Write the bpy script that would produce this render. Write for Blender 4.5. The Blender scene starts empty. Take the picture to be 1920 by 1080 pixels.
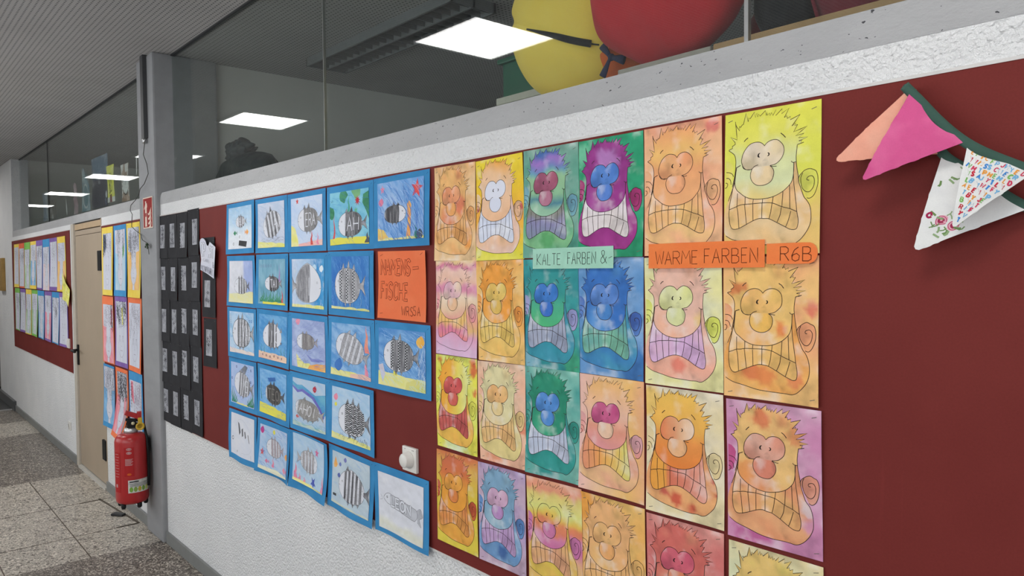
import bpy, bmesh, math, random
import numpy as np
from mathutils import Vector, Matrix
from mathutils.geometry import delaunay_2d_cdt

scene = bpy.context.scene
COL = scene.collection
R = math.radians
rnd = random.Random(7)

# ------------------------------------------------------------------ colour
def lin(c):
    c = np.asarray(c, float) / 255.0
    return np.where(c <= 0.04045, c / 12.92, ((c + 0.055) / 1.055) ** 2.4)

def A(*c):                       # colour of a sheet as it looks under the corridor lamps -> albedo
    return np.minimum(lin(c) * 0.955 + 0.02, 0.86)

def L(*c):
    return lin(c)

# ------------------------------------------------------------------ procedural noise on numpy arrays
def _h(i, j, s):
    n = (i.astype(np.int64) * 374761393 + j.astype(np.int64) * 668265263 + s * 144665) & 0xffffffff
    n = ((n ^ (n >> 13)) * 1274126177) & 0xffffffff
    return ((n ^ (n >> 16)) & 0xffff) / 65535.0

def vnoise(x, y, s=0):
    i = np.floor(x); j = np.floor(y); fx = x - i; fy = y - j
    fx = fx * fx * (3 - 2 * fx); fy = fy * fy * (3 - 2 * fy)
    a = _h(i, j, s); b = _h(i + 1, j, s); c = _h(i, j + 1, s); d = _h(i + 1, j + 1, s)
    return (a * (1 - fx) + b * fx) * (1 - fy) + (c * (1 - fx) + d * fx) * fy

def fbm(x, y, s=0, o=3):
    t = 0; a = 0.5; n = 0
    for k in range(o):
        t = t + a * vnoise(x * 2 ** k, y * 2 ** k, s + 31 * k); n += a; a *= 0.55
    return t / n

def ss(a, b, t):
    t = np.clip((t - a) / (b - a), 0, 1)
    return t * t * (3 - 2 * t)

# colour fields: f(u, v) -> (n, 3); u, v are 0..1 over the sheet (v from the top)
def wash(c1, c2, seed=0, sc=3.0, spots=(), amt=0.13, stretch=1.0):
    def f(u, v):
        t = ss(0.3, 0.7, fbm(u * sc + seed * 3.1, v * sc * 1.4 * stretch + seed, seed))[:, None]
        c = c1 * (1 - t) + c2 * t
        for (su, sv, sr, scol) in spots:
            d = np.hypot(u - su, (v - sv) * 1.41) / sr + (fbm(u * 14, v * 18, seed + 5) - .5) * .9
            w = (1 - ss(0.55, 1.0, d))[:, None]
            c = c * (1 - w * .85) + scol * w * .85
        g = fbm(u * 13 + seed, v * 17, seed + 9)[:, None]
        if amt > .1:                                  # pigment pools and lifted patches
            m = fbm(u * 6 + seed * 1.7, v * 8, seed + 21, 4)
            c = c + (0.90 - c) * (ss(.56, .78, m) * .34)[:, None]
            c = c * (1 - .26 * (1 - ss(.24, .42, m)))[:, None]
        return c * (1 - amt + 2 * amt * g)
    return f

def bands(stops, seed=0, amt=0.1, axis='v', wob=0.08):
    ps = np.array([s[0] for s in stops]); cs = np.array([s[1] for s in stops])
    def f(u, v):
        p = (v if axis == 'v' else u) + (fbm(u * 4, v * 4, seed) - .5) * wob * 2
        c = np.stack([np.interp(p, ps, cs[:, k]) for k in range(3)], -1)
        m = fbm(u * 6 + seed * 2.3, v * 8, seed + 17, 4)
        c = c + (0.90 - c) * (ss(.58, .8, m) * .28)[:, None]
        g = fbm(u * 11 + seed, v * 15, seed + 9)[:, None]
        return c * (1 - amt + 2 * amt * g)
    return f

def pencil(c1, c2, seed=0, ang=0.4, sc=22, low=4):
    ca, sa = math.cos(ang), math.sin(ang)
    def f(u, v):
        a = u * ca + v * sa; b = -u * sa + v * ca
        t = (0.55 * fbm(a * low, b * sc, seed) + 0.45 * fbm(u * 4, v * 3, seed + 3))
        t = ss(0.3, 0.7, t)[:, None]
        return c1 * (1 - t) + c2 * t
    return f

def flat(c):
    return lambda u, v: np.repeat(np.asarray(c)[None, :], len(u), 0)

# ------------------------------------------------------------------ node materials
MATS = {}
def new_mat(name):
    m = bpy.data.materials.new(name); m.use_nodes = True
    nt = m.node_tree; b = nt.nodes['Principled BSDF']
    return m, nt, b

def N(nt, typ, **kw):
    n = nt.nodes.new(typ)
    for k, v in kw.items():
        if k.startswith('i_'):
            key = k[2:]
            n.inputs[int(key) if key.isdigit() else key.replace('_', ' ')].default_value = v
        else:
            setattr(n, k, v)
    return n

def coords(nt, scale=(1, 1, 1), space='Object'):
    t = N(nt, 'ShaderNodeTexCoord'); mp = N(nt, 'ShaderNodeMapping')
    mp.inputs['Scale'].default_value = scale
    nt.links.new(t.outputs[space], mp.inputs['Vector'])
    return mp.outputs['Vector']

def worldpos(nt):
    return N(nt, 'ShaderNodeNewGeometry').outputs['Position']

def ramp(nt, src, stops):
    r = N(nt, 'ShaderNodeValToRGB')
    el = r.color_ramp.elements
    while len(el) < len(stops): el.new(0.5)
    for e, (p, c) in zip(el, stops):
        e.position = p; e.color = (*c, 1) if len(c) == 3 else c
    nt.links.new(src, r.inputs['Fac'])
    return r.outputs['Color']

def noise(nt, vec, scale, detail=3, rough=.55):
    n = N(nt, 'ShaderNodeTexNoise'); n.inputs['Scale'].default_value = scale
    n.inputs['Detail'].default_value = detail; n.inputs['Roughness'].default_value = rough
    nt.links.new(vec, n.inputs['Vector'])
    return n.outputs['Fac']

def mixc(nt, fac, a, b, mode='MIX'):
    m = N(nt, 'ShaderNodeMix', data_type='RGBA', blend_type=mode)
    for sock, v in ((m.inputs[0], fac), (m.inputs[6], a), (m.inputs[7], b)):
        if hasattr(v, 'is_output'): nt.links.new(v, sock)
        elif isinstance(v, (int, float)): sock.default_value = v
        else: sock.default_value = (*v, 1)
    return m.outputs[2]

def math_(nt, op, a, b=None, c=None):
    m = N(nt, 'ShaderNodeMath', operation=op)
    for s, v in zip(m.inputs, (a, b, c)):
        if v is None: continue
        if hasattr(v, 'is_output'): nt.links.new(v, s)
        else: s.default_value = v
    return m.outputs[0]

def bump(nt, b, h, strength=.5, dist=.002):
    n = N(nt, 'ShaderNodeBump'); n.inputs['Strength'].default_value = strength
    n.inputs['Distance'].default_value = dist
    nt.links.new(h, n.inputs['Height']); nt.links.new(n.outputs['Normal'], b.inputs['Normal'])

def simple(name, c, rough=.6, metal=0.0, var=.08, scale=30, bmp=0.0, dist=.001, spec=.4):
    if name in MATS: return MATS[name]
    m, nt, b = new_mat(name)
    p = worldpos(nt); f = noise(nt, p, scale)
    c = np.asarray(c)
    nt.links.new(ramp(nt, f, [(.25, tuple(c * (1 - var))), (.75, tuple(np.minimum(c * (1 + var), 1)))]), b.inputs['Base Color'])
    b.inputs['Roughness'].default_value = rough; b.inputs['Metallic'].default_value = metal
    b.inputs['Specular IOR Level'].default_value = spec
    if bmp: bump(nt, b, noise(nt, p, scale * 4), bmp, dist)
    MATS[name] = m
    return m

def mat_sheet():
    m, nt, b = new_mat('painted_paper')
    a = N(nt, 'ShaderNodeVertexColor', layer_name='Col')
    p = worldpos(nt)
    g = ramp(nt, noise(nt, p, 420, 2), [(.2, (.93, .93, .93)), (.8, (1, 1, 1))])
    nt.links.new(mixc(nt, 1.0, a.outputs['Color'], g, 'MULTIPLY'), b.inputs['Base Color'])
    b.inputs['Roughness'].default_value = .82; b.inputs['Specular IOR Level'].default_value = .25
    bump(nt, b, noise(nt, p, 60, 3), .12, .002)
    return m
SHEET = mat_sheet()

def mat_plaster():
    m, nt, b = new_mat('white_roughcast_plaster')
    p = worldpos(nt)
    big = noise(nt, p, 3, 3)
    c = ramp(nt, big, [(.3, (.74, .745, .75)), (.7, (.80, .80, .80))])
    fine = noise(nt, p, 105, 3, .58)
    v = N(nt, 'ShaderNodeTexVoronoi', feature='SMOOTH_F1'); v.inputs['Scale'].default_value = 120
    nt.links.new(p, v.inputs['Vector'])
    h = math_(nt, 'ADD', fine, math_(nt, 'MULTIPLY', v.outputs['Distance'], -.6))
    st = ramp(nt, noise(nt, p, 9, 5, .7), [(.70, (1, 1, 1)), (.80, (.88, .87, .86))])
    nt.links.new(mixc(nt, 1.0, c, st, 'MULTIPLY'), b.inputs['Base Color'])
    b.inputs['Roughness'].default_value = .85; b.inputs['Specular IOR Level'].default_value = .2
    bump(nt, b, h, 1.0, .0095)
    return m

def mat_concrete(name='grey_painted_concrete', c0=(.40, .40, .405), pits=True):
    m, nt, b = new_mat(name)
    p = worldpos(nt)
    mp = N(nt, 'ShaderNodeMapping'); mp.inputs['Scale'].default_value = (.35, 1, 1)
    nt.links.new(p, mp.inputs['Vector']); q = mp.outputs['Vector']
    c0 = np.array(c0)
    c = ramp(nt, noise(nt, q, 14, 4), [(.3, tuple(c0 * .93)), (.7, tuple(c0 * 1.05))])
    if pits:
        mp2 = N(nt, 'ShaderNodeMapping'); mp2.inputs['Scale'].default_value = (.55, 1, 1)
        nt.links.new(p, mp2.inputs['Vector']); q2 = mp2.outputs['Vector']
        sp = math_(nt, 'ADD', noise(nt, q2, 130, 2, .5), math_(nt, 'MULTIPLY', math_(nt, 'SUBTRACT', noise(nt, q2, 16, 2), .5), .22))
        pit = math_(nt, 'GREATER_THAN', sp, .712)
        c = mixc(nt, pit, c, (.06, .06, .065))
        q = q2
        h = math_(nt, 'SUBTRACT', noise(nt, q, 60, 4, .65), math_(nt, 'MULTIPLY', pit, .8))
        bump(nt, b, h, .8, .006)
    else:
        bump(nt, b, noise(nt, p, 90, 3), .25, .002)
    nt.links.new(c, b.inputs['Base Color'])
    b.inputs['Roughness'].default_value = .62; b.inputs['Specular IOR Level'].default_value = .3
    return m

def mat_board():
    m, nt, b = new_mat('oxblood_linoleum')
    p = worldpos(nt)
    c = ramp(nt, noise(nt, p, 4, 3), [(.3, (.158, .0235, .0205)), (.7, (.182, .029, .025))])
    f = ramp(nt, noise(nt, p, 260, 2), [(.3, (.9, .9, .9)), (.7, (1, 1, 1))])
    mp = N(nt, 'ShaderNodeMapping'); mp.inputs['Scale'].default_value = (30, 30, 1.2)
    nt.links.new(p, mp.inputs['Vector'])
    sc = ramp(nt, noise(nt, mp.outputs['Vector'], 1, 3, .6), [(.70, (1, 1, 1)), (.84, (1.28, 1.3, 1.3))])
    nt.links.new(mixc(nt, 1, mixc(nt, 1, c, f, 'MULTIPLY'), sc, 'MULTIPLY'), b.inputs['Base Color'])
    b.inputs['Roughness'].default_value = .6; b.inputs['Specular IOR Level'].default_value = .12
    bump(nt, b, noise(nt, p, 200, 2), .1, .001)
    return m

def mat_ceiling():
    m, nt, b = new_mat('perforated_ceiling_panels')
    s = N(nt, 'ShaderNodeSeparateXYZ'); nt.links.new(worldpos(nt), s.inputs[0])
    def cell(o, pitch):
        fr = math_(nt, 'FRACT', math_(nt, 'ADD', math_(nt, 'DIVIDE', o, pitch), 400.0))
        return math_(nt, 'ABSOLUTE', math_(nt, 'SUBTRACT', fr, .5))
    dx = cell(s.outputs['X'], .0255); dy = cell(s.outputs['Y'], .0255)
    d = math_(nt, 'SQRT', math_(nt, 'ADD', math_(nt, 'MULTIPLY', dx, dx), math_(nt, 'MULTIPLY', dy, dy)))
    hole = math_(nt, 'LESS_THAN', d, .195)
    base = ramp(nt, noise(nt, worldpos(nt), 2.5, 2), [(.3, (.41, .395, .385)), (.7, (.455, .44, .43))])
    c = mixc(nt, hole, base, (.03, .03, .03))
    nt.links.new(c, b.inputs['Base Color'])
    b.inputs['Roughness'].default_value = .7
    return m

def mat_terrazzo(name, dark):
    m, nt, b = new_mat(name)
    p = worldpos(nt)
    base = (.145, .122, .104) if dark else (.43, .39, .33)
    lite = (.50, .45, .38) if dark else (.72, .66, .57)
    drk = (.045, .036, .03) if dark else (.085, .07, .058)
    base = np.array(base)
    c = ramp(nt, noise(nt, p, 5, 4), [(.3, tuple(base * .85)), (.7, tuple(base * 1.12))])
    w = N(nt, 'ShaderNodeMapping'); w.inputs['Scale'].default_value = (1, 1, 1)
    nz = N(nt, 'ShaderNodeTexNoise'); nz.inputs['Scale'].default_value = 40
    nt.links.new(p, nz.inputs['Vector'])
    pv = N(nt, 'ShaderNodeVectorMath', operation='MULTIPLY_ADD')
    nt.links.new(nz.outputs['Color'], pv.inputs[0]); pv.inputs[1].default_value = (.012, .012, 0); nt.links.new(p, pv.inputs[2])
    for sc, thr, colr, cut in ((62, .46, lite, .66), (52, .42, drk, .68), (130, .5, lite, .6), (140, .5, drk, .60)):
        v = N(nt, 'ShaderNodeTexVoronoi'); v.inputs['Scale'].default_value = sc
        nt.links.new(pv.outputs[0], v.inputs['Vector'])
        se = N(nt, 'ShaderNodeSeparateColor'); nt.links.new(v.outputs['Color'], se.inputs['Color'])
        t = math_(nt, 'MULTIPLY', math_(nt, 'GREATER_THAN', se.outputs['Green'], cut), thr)
        chip = math_(nt, 'LESS_THAN', v.outputs['Distance'], math_(nt, 'MULTIPLY', t, math_(nt, 'ADD', .55, se.outputs['Blue'])))
        c = mixc(nt, math_(nt, 'MULTIPLY', chip, .9), c, colr)
    nt.links.new(c, b.inputs['Base Color'])
    b.inputs['Roughness'].default_value = .38; b.inputs['Specular IOR Level'].default_value = .4
    return m

def mat_glass():
    m = bpy.data.materials.new('window_glass'); m.use_nodes = True
    nt = m.node_tree; nt.nodes.clear()
    out = N(nt, 'ShaderNodeOutputMaterial')
    lw = N(nt, 'ShaderNodeLayerWeight'); lw.inputs['Blend'].default_value = .5
    f5 = math_(nt, 'POWER', lw.outputs['Facing'], 5.0)
    f = math_(nt, 'ADD', math_(nt, 'MULTIPLY', f5, .95), .045)
    tr = N(nt, 'ShaderNodeBsdfTransparent'); tr.inputs['Color'].default_value = (.93, .955, .945, 1)
    gl = N(nt, 'ShaderNodeBsdfGlossy'); gl.inputs['Roughness'].default_value = 0.0
    mx = N(nt, 'ShaderNodeMixShader')
    nt.links.new(f, mx.inputs[0]); nt.links.new(tr.outputs[0], mx.inputs[1]); nt.links.new(gl.outputs[0], mx.inputs[2])
    nt.links.new(mx.outputs[0], out.inputs['Surface'])
    return m

def mat_emit(name, c, s):
    m = bpy.data.materials.new(name); m.use_nodes = True
    nt = m.node_tree; nt.nodes.clear()
    e = N(nt, 'ShaderNodeEmission'); e.inputs['Color'].default_value = (*c, 1); e.inputs['Strength'].default_value = s
    o = N(nt, 'ShaderNodeOutputMaterial'); nt.links.new(e.outputs[0], o.inputs['Surface'])
    return m

def mat_fabric(name, c, c2=None, scale=900, fold=0.0):
    m, nt, b = new_mat(name)
    p = worldpos(nt); c = np.asarray(c); c2 = c * 1.12 if c2 is None else np.asarray(c2)
    nt.links.new(ramp(nt, noise(nt, p, 12, 4), [(.3, tuple(c)), (.7, tuple(c2))]), b.inputs['Base Color'])
    b.inputs['Roughness'].default_value = .95
    b.inputs['Sheen Weight'].default_value = .06
    bump(nt, b, noise(nt, p, scale * .2, 2), .3, .002)
    return m

def mat_film():
    m, nt, b = new_mat('dark_plastic_film')
    p = worldpos(nt)
    nt.links.new(ramp(nt, noise(nt, p, 9, 4), [(.3, (.004, .012, .015)), (.7, (.008, .020, .024))]), b.inputs['Base Color'])
    b.inputs['Roughness'].default_value = .45; b.inputs['Specular IOR Level'].default_value = .15
    bump(nt, b, noise(nt, p, 11, 3, .5), .6, .02)
    return m

PLASTER = mat_plaster(); CONCRETE = mat_concrete(); COLUMNM = mat_concrete('grey_painted_column', (.285, .288, .298), False)
BOARD = mat_board(); CEIL = mat_ceiling(); GLASS = mat_glass()
TERR_L = mat_terrazzo('pale_terrazzo', False); TERR_D = mat_terrazzo('brown_terrazzo', True)
SKIRT = simple('grey_skirting', (.20, .205, .20), .5, scale=12)
BLACKP = simple('black_plastic', (.010, .010, .011), .5, spec=.2)
WHITEP = simple('white_plastic', (.72, .70, .66), .35, var=.03)
STEEL = simple('brushed_steel', (.55, .55, .55), .35, 1.0)
DOORM = simple('beige_door_paint', (.385, .305, .222), .5, var=.06, scale=3)
JAMBM = simple('cream_frame_paint', (.50, .45, .38), .5, var=.05)
LINTM = simple('tan_wood_panel', (.46, .33, .20), .55, var=.12, scale=9)

# ------------------------------------------------------------------ objects
def tag(o, label=None, cat=None, group=None, kind=None):
    if label: o['label'] = label
    if cat: o['category'] = cat
    if group: o['group'] = group
    if kind: o['kind'] = kind
    return o

def empty(name, loc=(0, 0, 0), rot=(0, 0, 0)):
    o = bpy.data.objects.new(name, None); o.location = loc; o.rotation_euler = rot
    o.empty_display_size = .1
    COL.objects.link(o); return o

def link(name, me, parent=None, loc=(0, 0, 0), rot=(0, 0, 0)):
    o = bpy.data.objects.new(name, me); o.location = loc; o.rotation_euler = rot
    COL.objects.link(o)
    if parent is not None: o.parent = parent
    return o

class MB:
    """collects shapes; build() links them as one mesh object"""
    def __init__(s): s.bm = bmesh.new(); s.mi = 0
    def _fin(s, vs):
        for f in {f for v in vs for f in v.link_faces}: f.material_index = s.mi
    def box(s, a, b, bev=0.0, rot=None):
        a = Vector(a); b = Vector(b); c = (a + b) / 2; d = b - a
        r = bmesh.ops.create_cube(s.bm, size=1.0)
        vs = r['verts']
        for v in vs: v.co = Vector((v.co.x * d.x, v.co.y * d.y, v.co.z * d.z))
        if bev:
            es = list({e for v in vs for e in v.link_edges})
            r2 = bmesh.ops.bevel(s.bm, geom=es, offset=bev, segments=2, affect='EDGES', profile=.6)
            vs = list({v for f in r2['faces'] for v in f.verts} | {v for v in vs if v.is_valid})
        for v in vs:
            if rot is not None: v.co = rot @ v.co
            v.co += c
        s._fin(vs); return s
    def lathe(s, prof, c=(0, 0, 0), seg=40, axis='z', cap=True):
        rings = []
        for (r, z) in prof:
            ring = []
            for k in range(seg):
                t = 2 * math.pi * k / seg
                p = (r * math.cos(t), r * math.sin(t), z)
                if axis == 'y': p = (p[0], -p[2], p[1])
                if axis == 'x': p = (p[2], p[0], p[1])
                ring.append(s.bm.verts.new(Vector(p) + Vector(c)))
            rings.append(ring)
        fs = []
        for a, b in zip(rings, rings[1:]):
            for k in range(seg):
                fs.append(s.bm.faces.new((a[k], a[(k + 1) % seg], b[(k + 1) % seg], b[k])))
        if cap:
            fs.append(s.bm.faces.new(list(reversed(rings[0])))); fs.append(s.bm.faces.new(rings[-1]))
        for f in fs: f.material_index = s.mi; f.smooth = True
        return s
    def tube(s, pts, r, seg=10, taper=None, flat=1.0):
        pts = [Vector(p) for p in pts]; rings = []
        for i, p in enumerate(pts):
            t = (pts[min(i + 1, len(pts) - 1)] - pts[max(i - 1, 0)]).normalized()
            up = Vector((0, 1, 0)) if abs(t.y) < .9 else Vector((1, 0, 0))
            n = t.cross(up).normalized(); b2 = n.cross(t)
            rr = r * (taper[i] if taper else 1)
            rings.append([s.bm.verts.new(p + (n * math.cos(2 * math.pi * k / seg) + b2 * math.sin(2 * math.pi * k / seg) * flat) * rr) for k in range(seg)])
        for a, b in zip(rings, rings[1:]):
            for k in range(seg):
                f = s.bm.faces.new((a[k], a[(k + 1) % seg], b[(k + 1) % seg], b[k])); f.smooth = True; f.material_index = s.mi
        for q in (rings[0], list(reversed(rings[-1]))):
            f = s.bm.faces.new(q); f.material_index = s.mi
        return s
    def blob(s, c, r, sub=4, disp=None):
        q = bmesh.ops.create_icosphere(s.bm, subdivisions=sub, radius=1.0)
        for v in q['verts']:
            n = v.co.copy(); k = disp(n) if disp else 1.0
            v.co = Vector((n.x * r[0], n.y * r[1], n.z * r[2])) * k + Vector(c)
        for f in {f for v in q['verts'] for f in v.link_faces}: f.smooth = True; f.material_index = s.mi
        return s
    def poly(s, pts, depth=None):
        """flat polygon of (x, z) points at given y; with depth = (y0, y1) it gets thickness"""
        y0, y1 = depth
        a = [s.bm.verts.new((x, y0, z)) for x, z in pts]; b = [s.bm.verts.new((x, y1, z)) for x, z in pts]
        n = len(pts)
        fs = [s.bm.faces.new(a), s.bm.faces.new(list(reversed(b)))]
        for k in range(n): fs.append(s.bm.faces.new((a[k], b[k], b[(k + 1) % n], a[(k + 1) % n])))
        for f in fs: f.material_index = s.mi
        return s
    def build(s, name, mats, parent=None, loc=(0, 0, 0), rot=(0, 0, 0), smooth=False):
        bmesh.ops.recalc_face_normals(s.bm, faces=s.bm.faces)
        me = bpy.data.meshes.new(name); s.bm.to_mesh(me); s.bm.free()
        for m in (mats if isinstance(mats, (list, tuple)) else [mats]): me.materials.append(m)
        return link(name, me, parent, loc, rot)

def box(name, a, b, mat, parent=None, bev=0.0, loc=(0, 0, 0)):
    return MB().box(a, b, bev).build(name, mat, parent, loc)

# ------------------------------------------------------------------ sheets of paper with drawings on them
def inside(P, poly):
    poly = np.asarray(poly); x, y = P[:, 0], P[:, 1]
    r = np.zeros(len(P), bool)
    a = poly; b = np.roll(poly, -1, 0)
    for (x0, y0), (x1, y1) in zip(a, b):
        if y0 == y1: continue
        c = ((y0 > y) != (y1 > y)) & (x < (x1 - x0) * (y - y0) / (y1 - y0) + x0)
        r ^= c
    return r

def smooth(pts, n=5, closed=False):
    p = np.asarray(pts, float)
    if len(p) < 3: return p
    out = []
    m = len(p)
    for i in range(m if closed else m - 1):
        if closed: a, b, c, d = p[i - 1], p[i], p[(i + 1) % m], p[(i + 2) % m]
        else: a, b, c, d = p[max(i - 1, 0)], p[i], p[i + 1], p[min(i + 2, m - 1)]
        for k in range(n):
            t = k / n
            out.append(.5 * ((2 * b) + (-a + c) * t + (2 * a - 5 * b + 4 * c - d) * t * t + (-a + 3 * b - 3 * c + d) * t ** 3))
    if not closed: out.append(p[-1])
    return np.array(out)

def sheet(name, W, H, bg, regions=(), strokes=(), warp=None, parent=None, grid=.009, outline=None, lift=.00035,
          loc=(0, 0, 0), rot=(0, 0, 0), off=(0, 0, 0), mat=None, thick=0.0):
    """one sheet W x H (metres), centred; uv drawing space is 0..1 with v from the top.
    regions: (polygon_uv, colour field); strokes: (points_uv, width_m, colour); warp(x, z) -> y offset."""
    ol = np.array(outline if outline is not None else [(0, 0), (1, 0), (1, 1), (0, 1)], float)
    pts = []; edges = []
    def add_loop(poly):
        poly = np.asarray(poly, float); b = len(pts); n = len(poly)
        pts.extend(poly.tolist())
        for k in range(n): edges.append((b + k, b + (k + 1) % n))
    dens = []
    for a, b in zip(ol, np.roll(ol, -1, 0)):
        n = max(1, int(np.hypot((b[0] - a[0]) * W, (b[1] - a[1]) * H) / grid))
        for k in range(n): dens.append(a + (b - a) * k / n)
    add_loop(dens)
    regs = []
    for poly, fn in regions:
        poly = np.clip(np.asarray(poly, float), .0005, .9995) if outline is None else np.asarray(poly, float)
        regs.append((poly, fn)); add_loop(poly)
    nx = max(2, int(W / grid)); nz = max(2, int(H / grid))
    gx, gz = np.meshgrid((np.arange(nx) + .5) / nx, (np.arange(nz) + .5) / nz)
    gp = np.stack([gx.ravel(), gz.ravel()], -1)
    gp = gp + np.random.RandomState(len(pts) + nx).uniform(-.25, .25, gp.shape) / [nx, nz]
    if outline is not None: gp = gp[inside(gp, ol)]
    pts.extend(gp.tolist())
    r = delaunay_2d_cdt([Vector((p[0] * W, p[1] * H)) for p in pts], edges, [], 0, 1e-6)
    V = np.array([(v.x / W, v.y / H) for v in r[0]]); F = np.array([f for f in r[2] if len(f) == 3])
    cen = V[F].mean(1)
    if outline is not None:
        k = inside(cen, ol); F = F[k]; cen = cen[k]
    reg = np.full(len(F), -1)
    for i, (poly, fn) in enumerate(regs): reg[inside(cen, poly)] = i
    cu = V[F].reshape(-1, 2)
    col = np.asarray(bg(cu[:, 0], cu[:, 1]), float)
    cr = np.repeat(reg, 3)
    for i, (poly, fn) in enumerate(regs):
        k = cr == i
        if k.any(): col[k] = fn(cu[k, 0], cu[k, 1])
    def place(u, l=0.0):
        x = (u[:, 0] - .5) * W; z = (.5 - u[:, 1]) * H
        y = warp(x + off[0], z + off[2]) if warp else np.zeros(len(u))
        return np.stack([x + off[0], y + off[1] - l, z + off[2]], -1)
    verts = place(V).tolist(); faces = F.tolist(); cols = col.tolist()
    # seen from the front (-y) triangles must wind the other way round than in uv (v points down)
    def tri_fix(f):
        a, b, c = (verts[i] for i in f)
        s = (b[0] - a[0]) * (c[2] - a[2]) - (b[2] - a[2]) * (c[0] - a[0])
        return s > 0
    fl = []
    cl = []
    for i, f in enumerate(faces):
        cc = cols[3 * i:3 * i + 3]
        if tri_fix(f): fl.append(f); cl.extend(cc)
        else: fl.append([f[0], f[2], f[1]]); cl.extend([cc[0], cc[2], cc[1]])
    # ink
    lay = 0
    for st in strokes:
        p = np.asarray(st[0], float); w = st[1]; c = np.asarray(st[2], float)
        if len(p) < 2: continue
        m = p * [W, H]; q = [m[0]]
        for a, b in zip(m, m[1:]):
            n = max(1, int(np.hypot(*(b - a)) / .012))
            for k in range(1, n + 1): q.append(a + (b - a) * k / n)
        m = np.array(q)
        t = np.gradient(m, axis=0); ln = np.hypot(t[:, 0], t[:, 1]); ln[ln == 0] = 1; t /= ln[:, None]
        nn = np.stack([-t[:, 1], t[:, 0]], -1)
        lay += 1
        wv = w * .5
        Lp = np.clip((m + nn * wv) / [W, H], 0, 1) if outline is None else (m + nn * wv) / [W, H]
        Rp = np.clip((m - nn * wv) / [W, H], 0, 1) if outline is None else (m - nn * wv) / [W, H]
        b0 = len(verts); k = len(m)
        z = lift + min(lay, 400) * .000003
        verts.extend(place(Lp, z).tolist()); verts.extend(place(Rp, z).tolist())
        for i in range(k - 1):
            f = [b0 + i, b0 + i + 1, b0 + k + i + 1, b0 + k + i]
            a_, b_, c_ = verts[f[0]], verts[f[1]], verts[f[2]]
            s = (b_[0] - a_[0]) * (c_[2] - a_[2]) - (b_[2] - a_[2]) * (c_[0] - a_[0])
            fl.append(f if s > 0 else f[::-1]); cl.extend([c.tolist()] * 4)
    me = bpy.data.meshes.new(name); me.from_pydata(verts, [], fl)
    at = me.color_attributes.new('Col', 'FLOAT_COLOR', 'CORNER')
    arr = np.ones((len(cl), 4), np.float32); arr[:, :3] = np.clip(np.array(cl), 0, 1)
    at.data.foreach_set('color', arr.ravel())
    me.materials.append(mat or SHEET); me.update()
    return link(name, me, parent, loc, rot)

# hand lettering: strokes in a unit box (x right, y up)
G = {
 'A': [[(0, 0), (.5, 1), (1, 0)], [(.2, .38), (.8, .38)]],
 'B': [[(0, 0), (0, 1), (.6, 1), (.85, .9), (.85, .65), (.6, .52), (0, .52)], [(.6, .52), (.95, .4), (.95, .12), (.65, 0), (0, 0)]],
 'C': [[(.95, .85), (.6, 1), (.25, .92), (.05, .6), (.05, .35), (.25, .07), (.6, 0), (.95, .15)]],
 'E': [[(.9, 1), (0, 1), (0, 0), (.9, 0)], [(0, .52), (.75, .52)]],
 'F': [[(.9, 1), (0, 1), (0, 0)], [(0, .52), (.75, .52)]],
 'H': [[(0, 0), (0, 1)], [(1, 0), (1, 1)], [(0, .5), (1, .5)]],
 'I': [[(.5, 0), (.5, 1)]],
 'i': [[(.5, 0), (.5, .62)], [(.5, .82), (.5, .9)]],
 'K': [[(0, 0), (0, 1)], [(.95, 1), (0, .42), (1, 0)]],
 'L': [[(0, 1), (0, 0), (.9, 0)]],
 'M': [[(0, 0), (.1, 1), (.5, .4), (.9, 1), (1, 0)]],
 'N': [[(0, 0), (0, 1), (1, 0), (1, 1)]],
 'O': [[(.5, 1), (.15, .85), (0, .5), (.15, .15), (.5, 0), (.85, .15), (1, .5), (.85, .85), (.5, 1)]],
 'P': [[(0, 0), (0, 1), (.65, 1), (.95, .85), (.95, .62), (.65, .48), (0, .48)]],
 'R': [[(0, 0), (0, 1), (.65, 1), (.92, .86), (.92, .64), (.65, .5), (0, .5)], [(.45, .5), (1, 0)]],
 'S': [[(.92, .86), (.6, 1), (.2, .93), (.08, .72), (.3, .55), (.7, .45), (.92, .28), (.75, .06), (.4, 0), (.05, .14)]],
 'T': [[(0, 1), (1, 1)], [(.5, 1), (.5, 0)]],
 'V': [[(0, 1), (.5, 0), (1, 1)]],
 'W': [[(0, 1), (.22, 0), (.5, .75), (.78, 0), (1, 1)]],
 'Y': [[(0, 1), (.5, .5), (1, 1)], [(.5, .5), (.5, 0)]],
 'J': [[(.8, 1), (.8, .2), (.55, 0), (.2, .05), (.05, .25)]],
 'D': [[(0, 0), (0, 1), (.55, 1), (.95, .7), (.95, .3), (.55, 0), (0, 0)]],
 'Q': [[(.5, 1), (.1, .8), (0, .5), (.15, .15), (.5, 0), (.85, .15), (1, .5), (.85, .85), (.5, 1)], [(.6, .3), (1, -.05)]],
 '5': [[(.85, 1), (.15, 1), (.08, .55), (.55, .6), (.9, .4), (.85, .12), (.45, 0), (.05, .12)]],
 '6': [[(.8, 1), (.35, .8), (.05, .4), (.1, .12), (.45, 0), (.85, .1), (.92, .38), (.6, .55), (.2, .45), (.06, .3)]],
 '&': [[(1, 0), (.25, .7), (.2, .9), (.45, 1), (.68, .88), (.6, .65), (.15, .4), (.05, .18), (.3, 0), (.65, .1), (.95, .5)]],
 '-': [[(.1, .45), (.9, .45)]],
}
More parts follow.
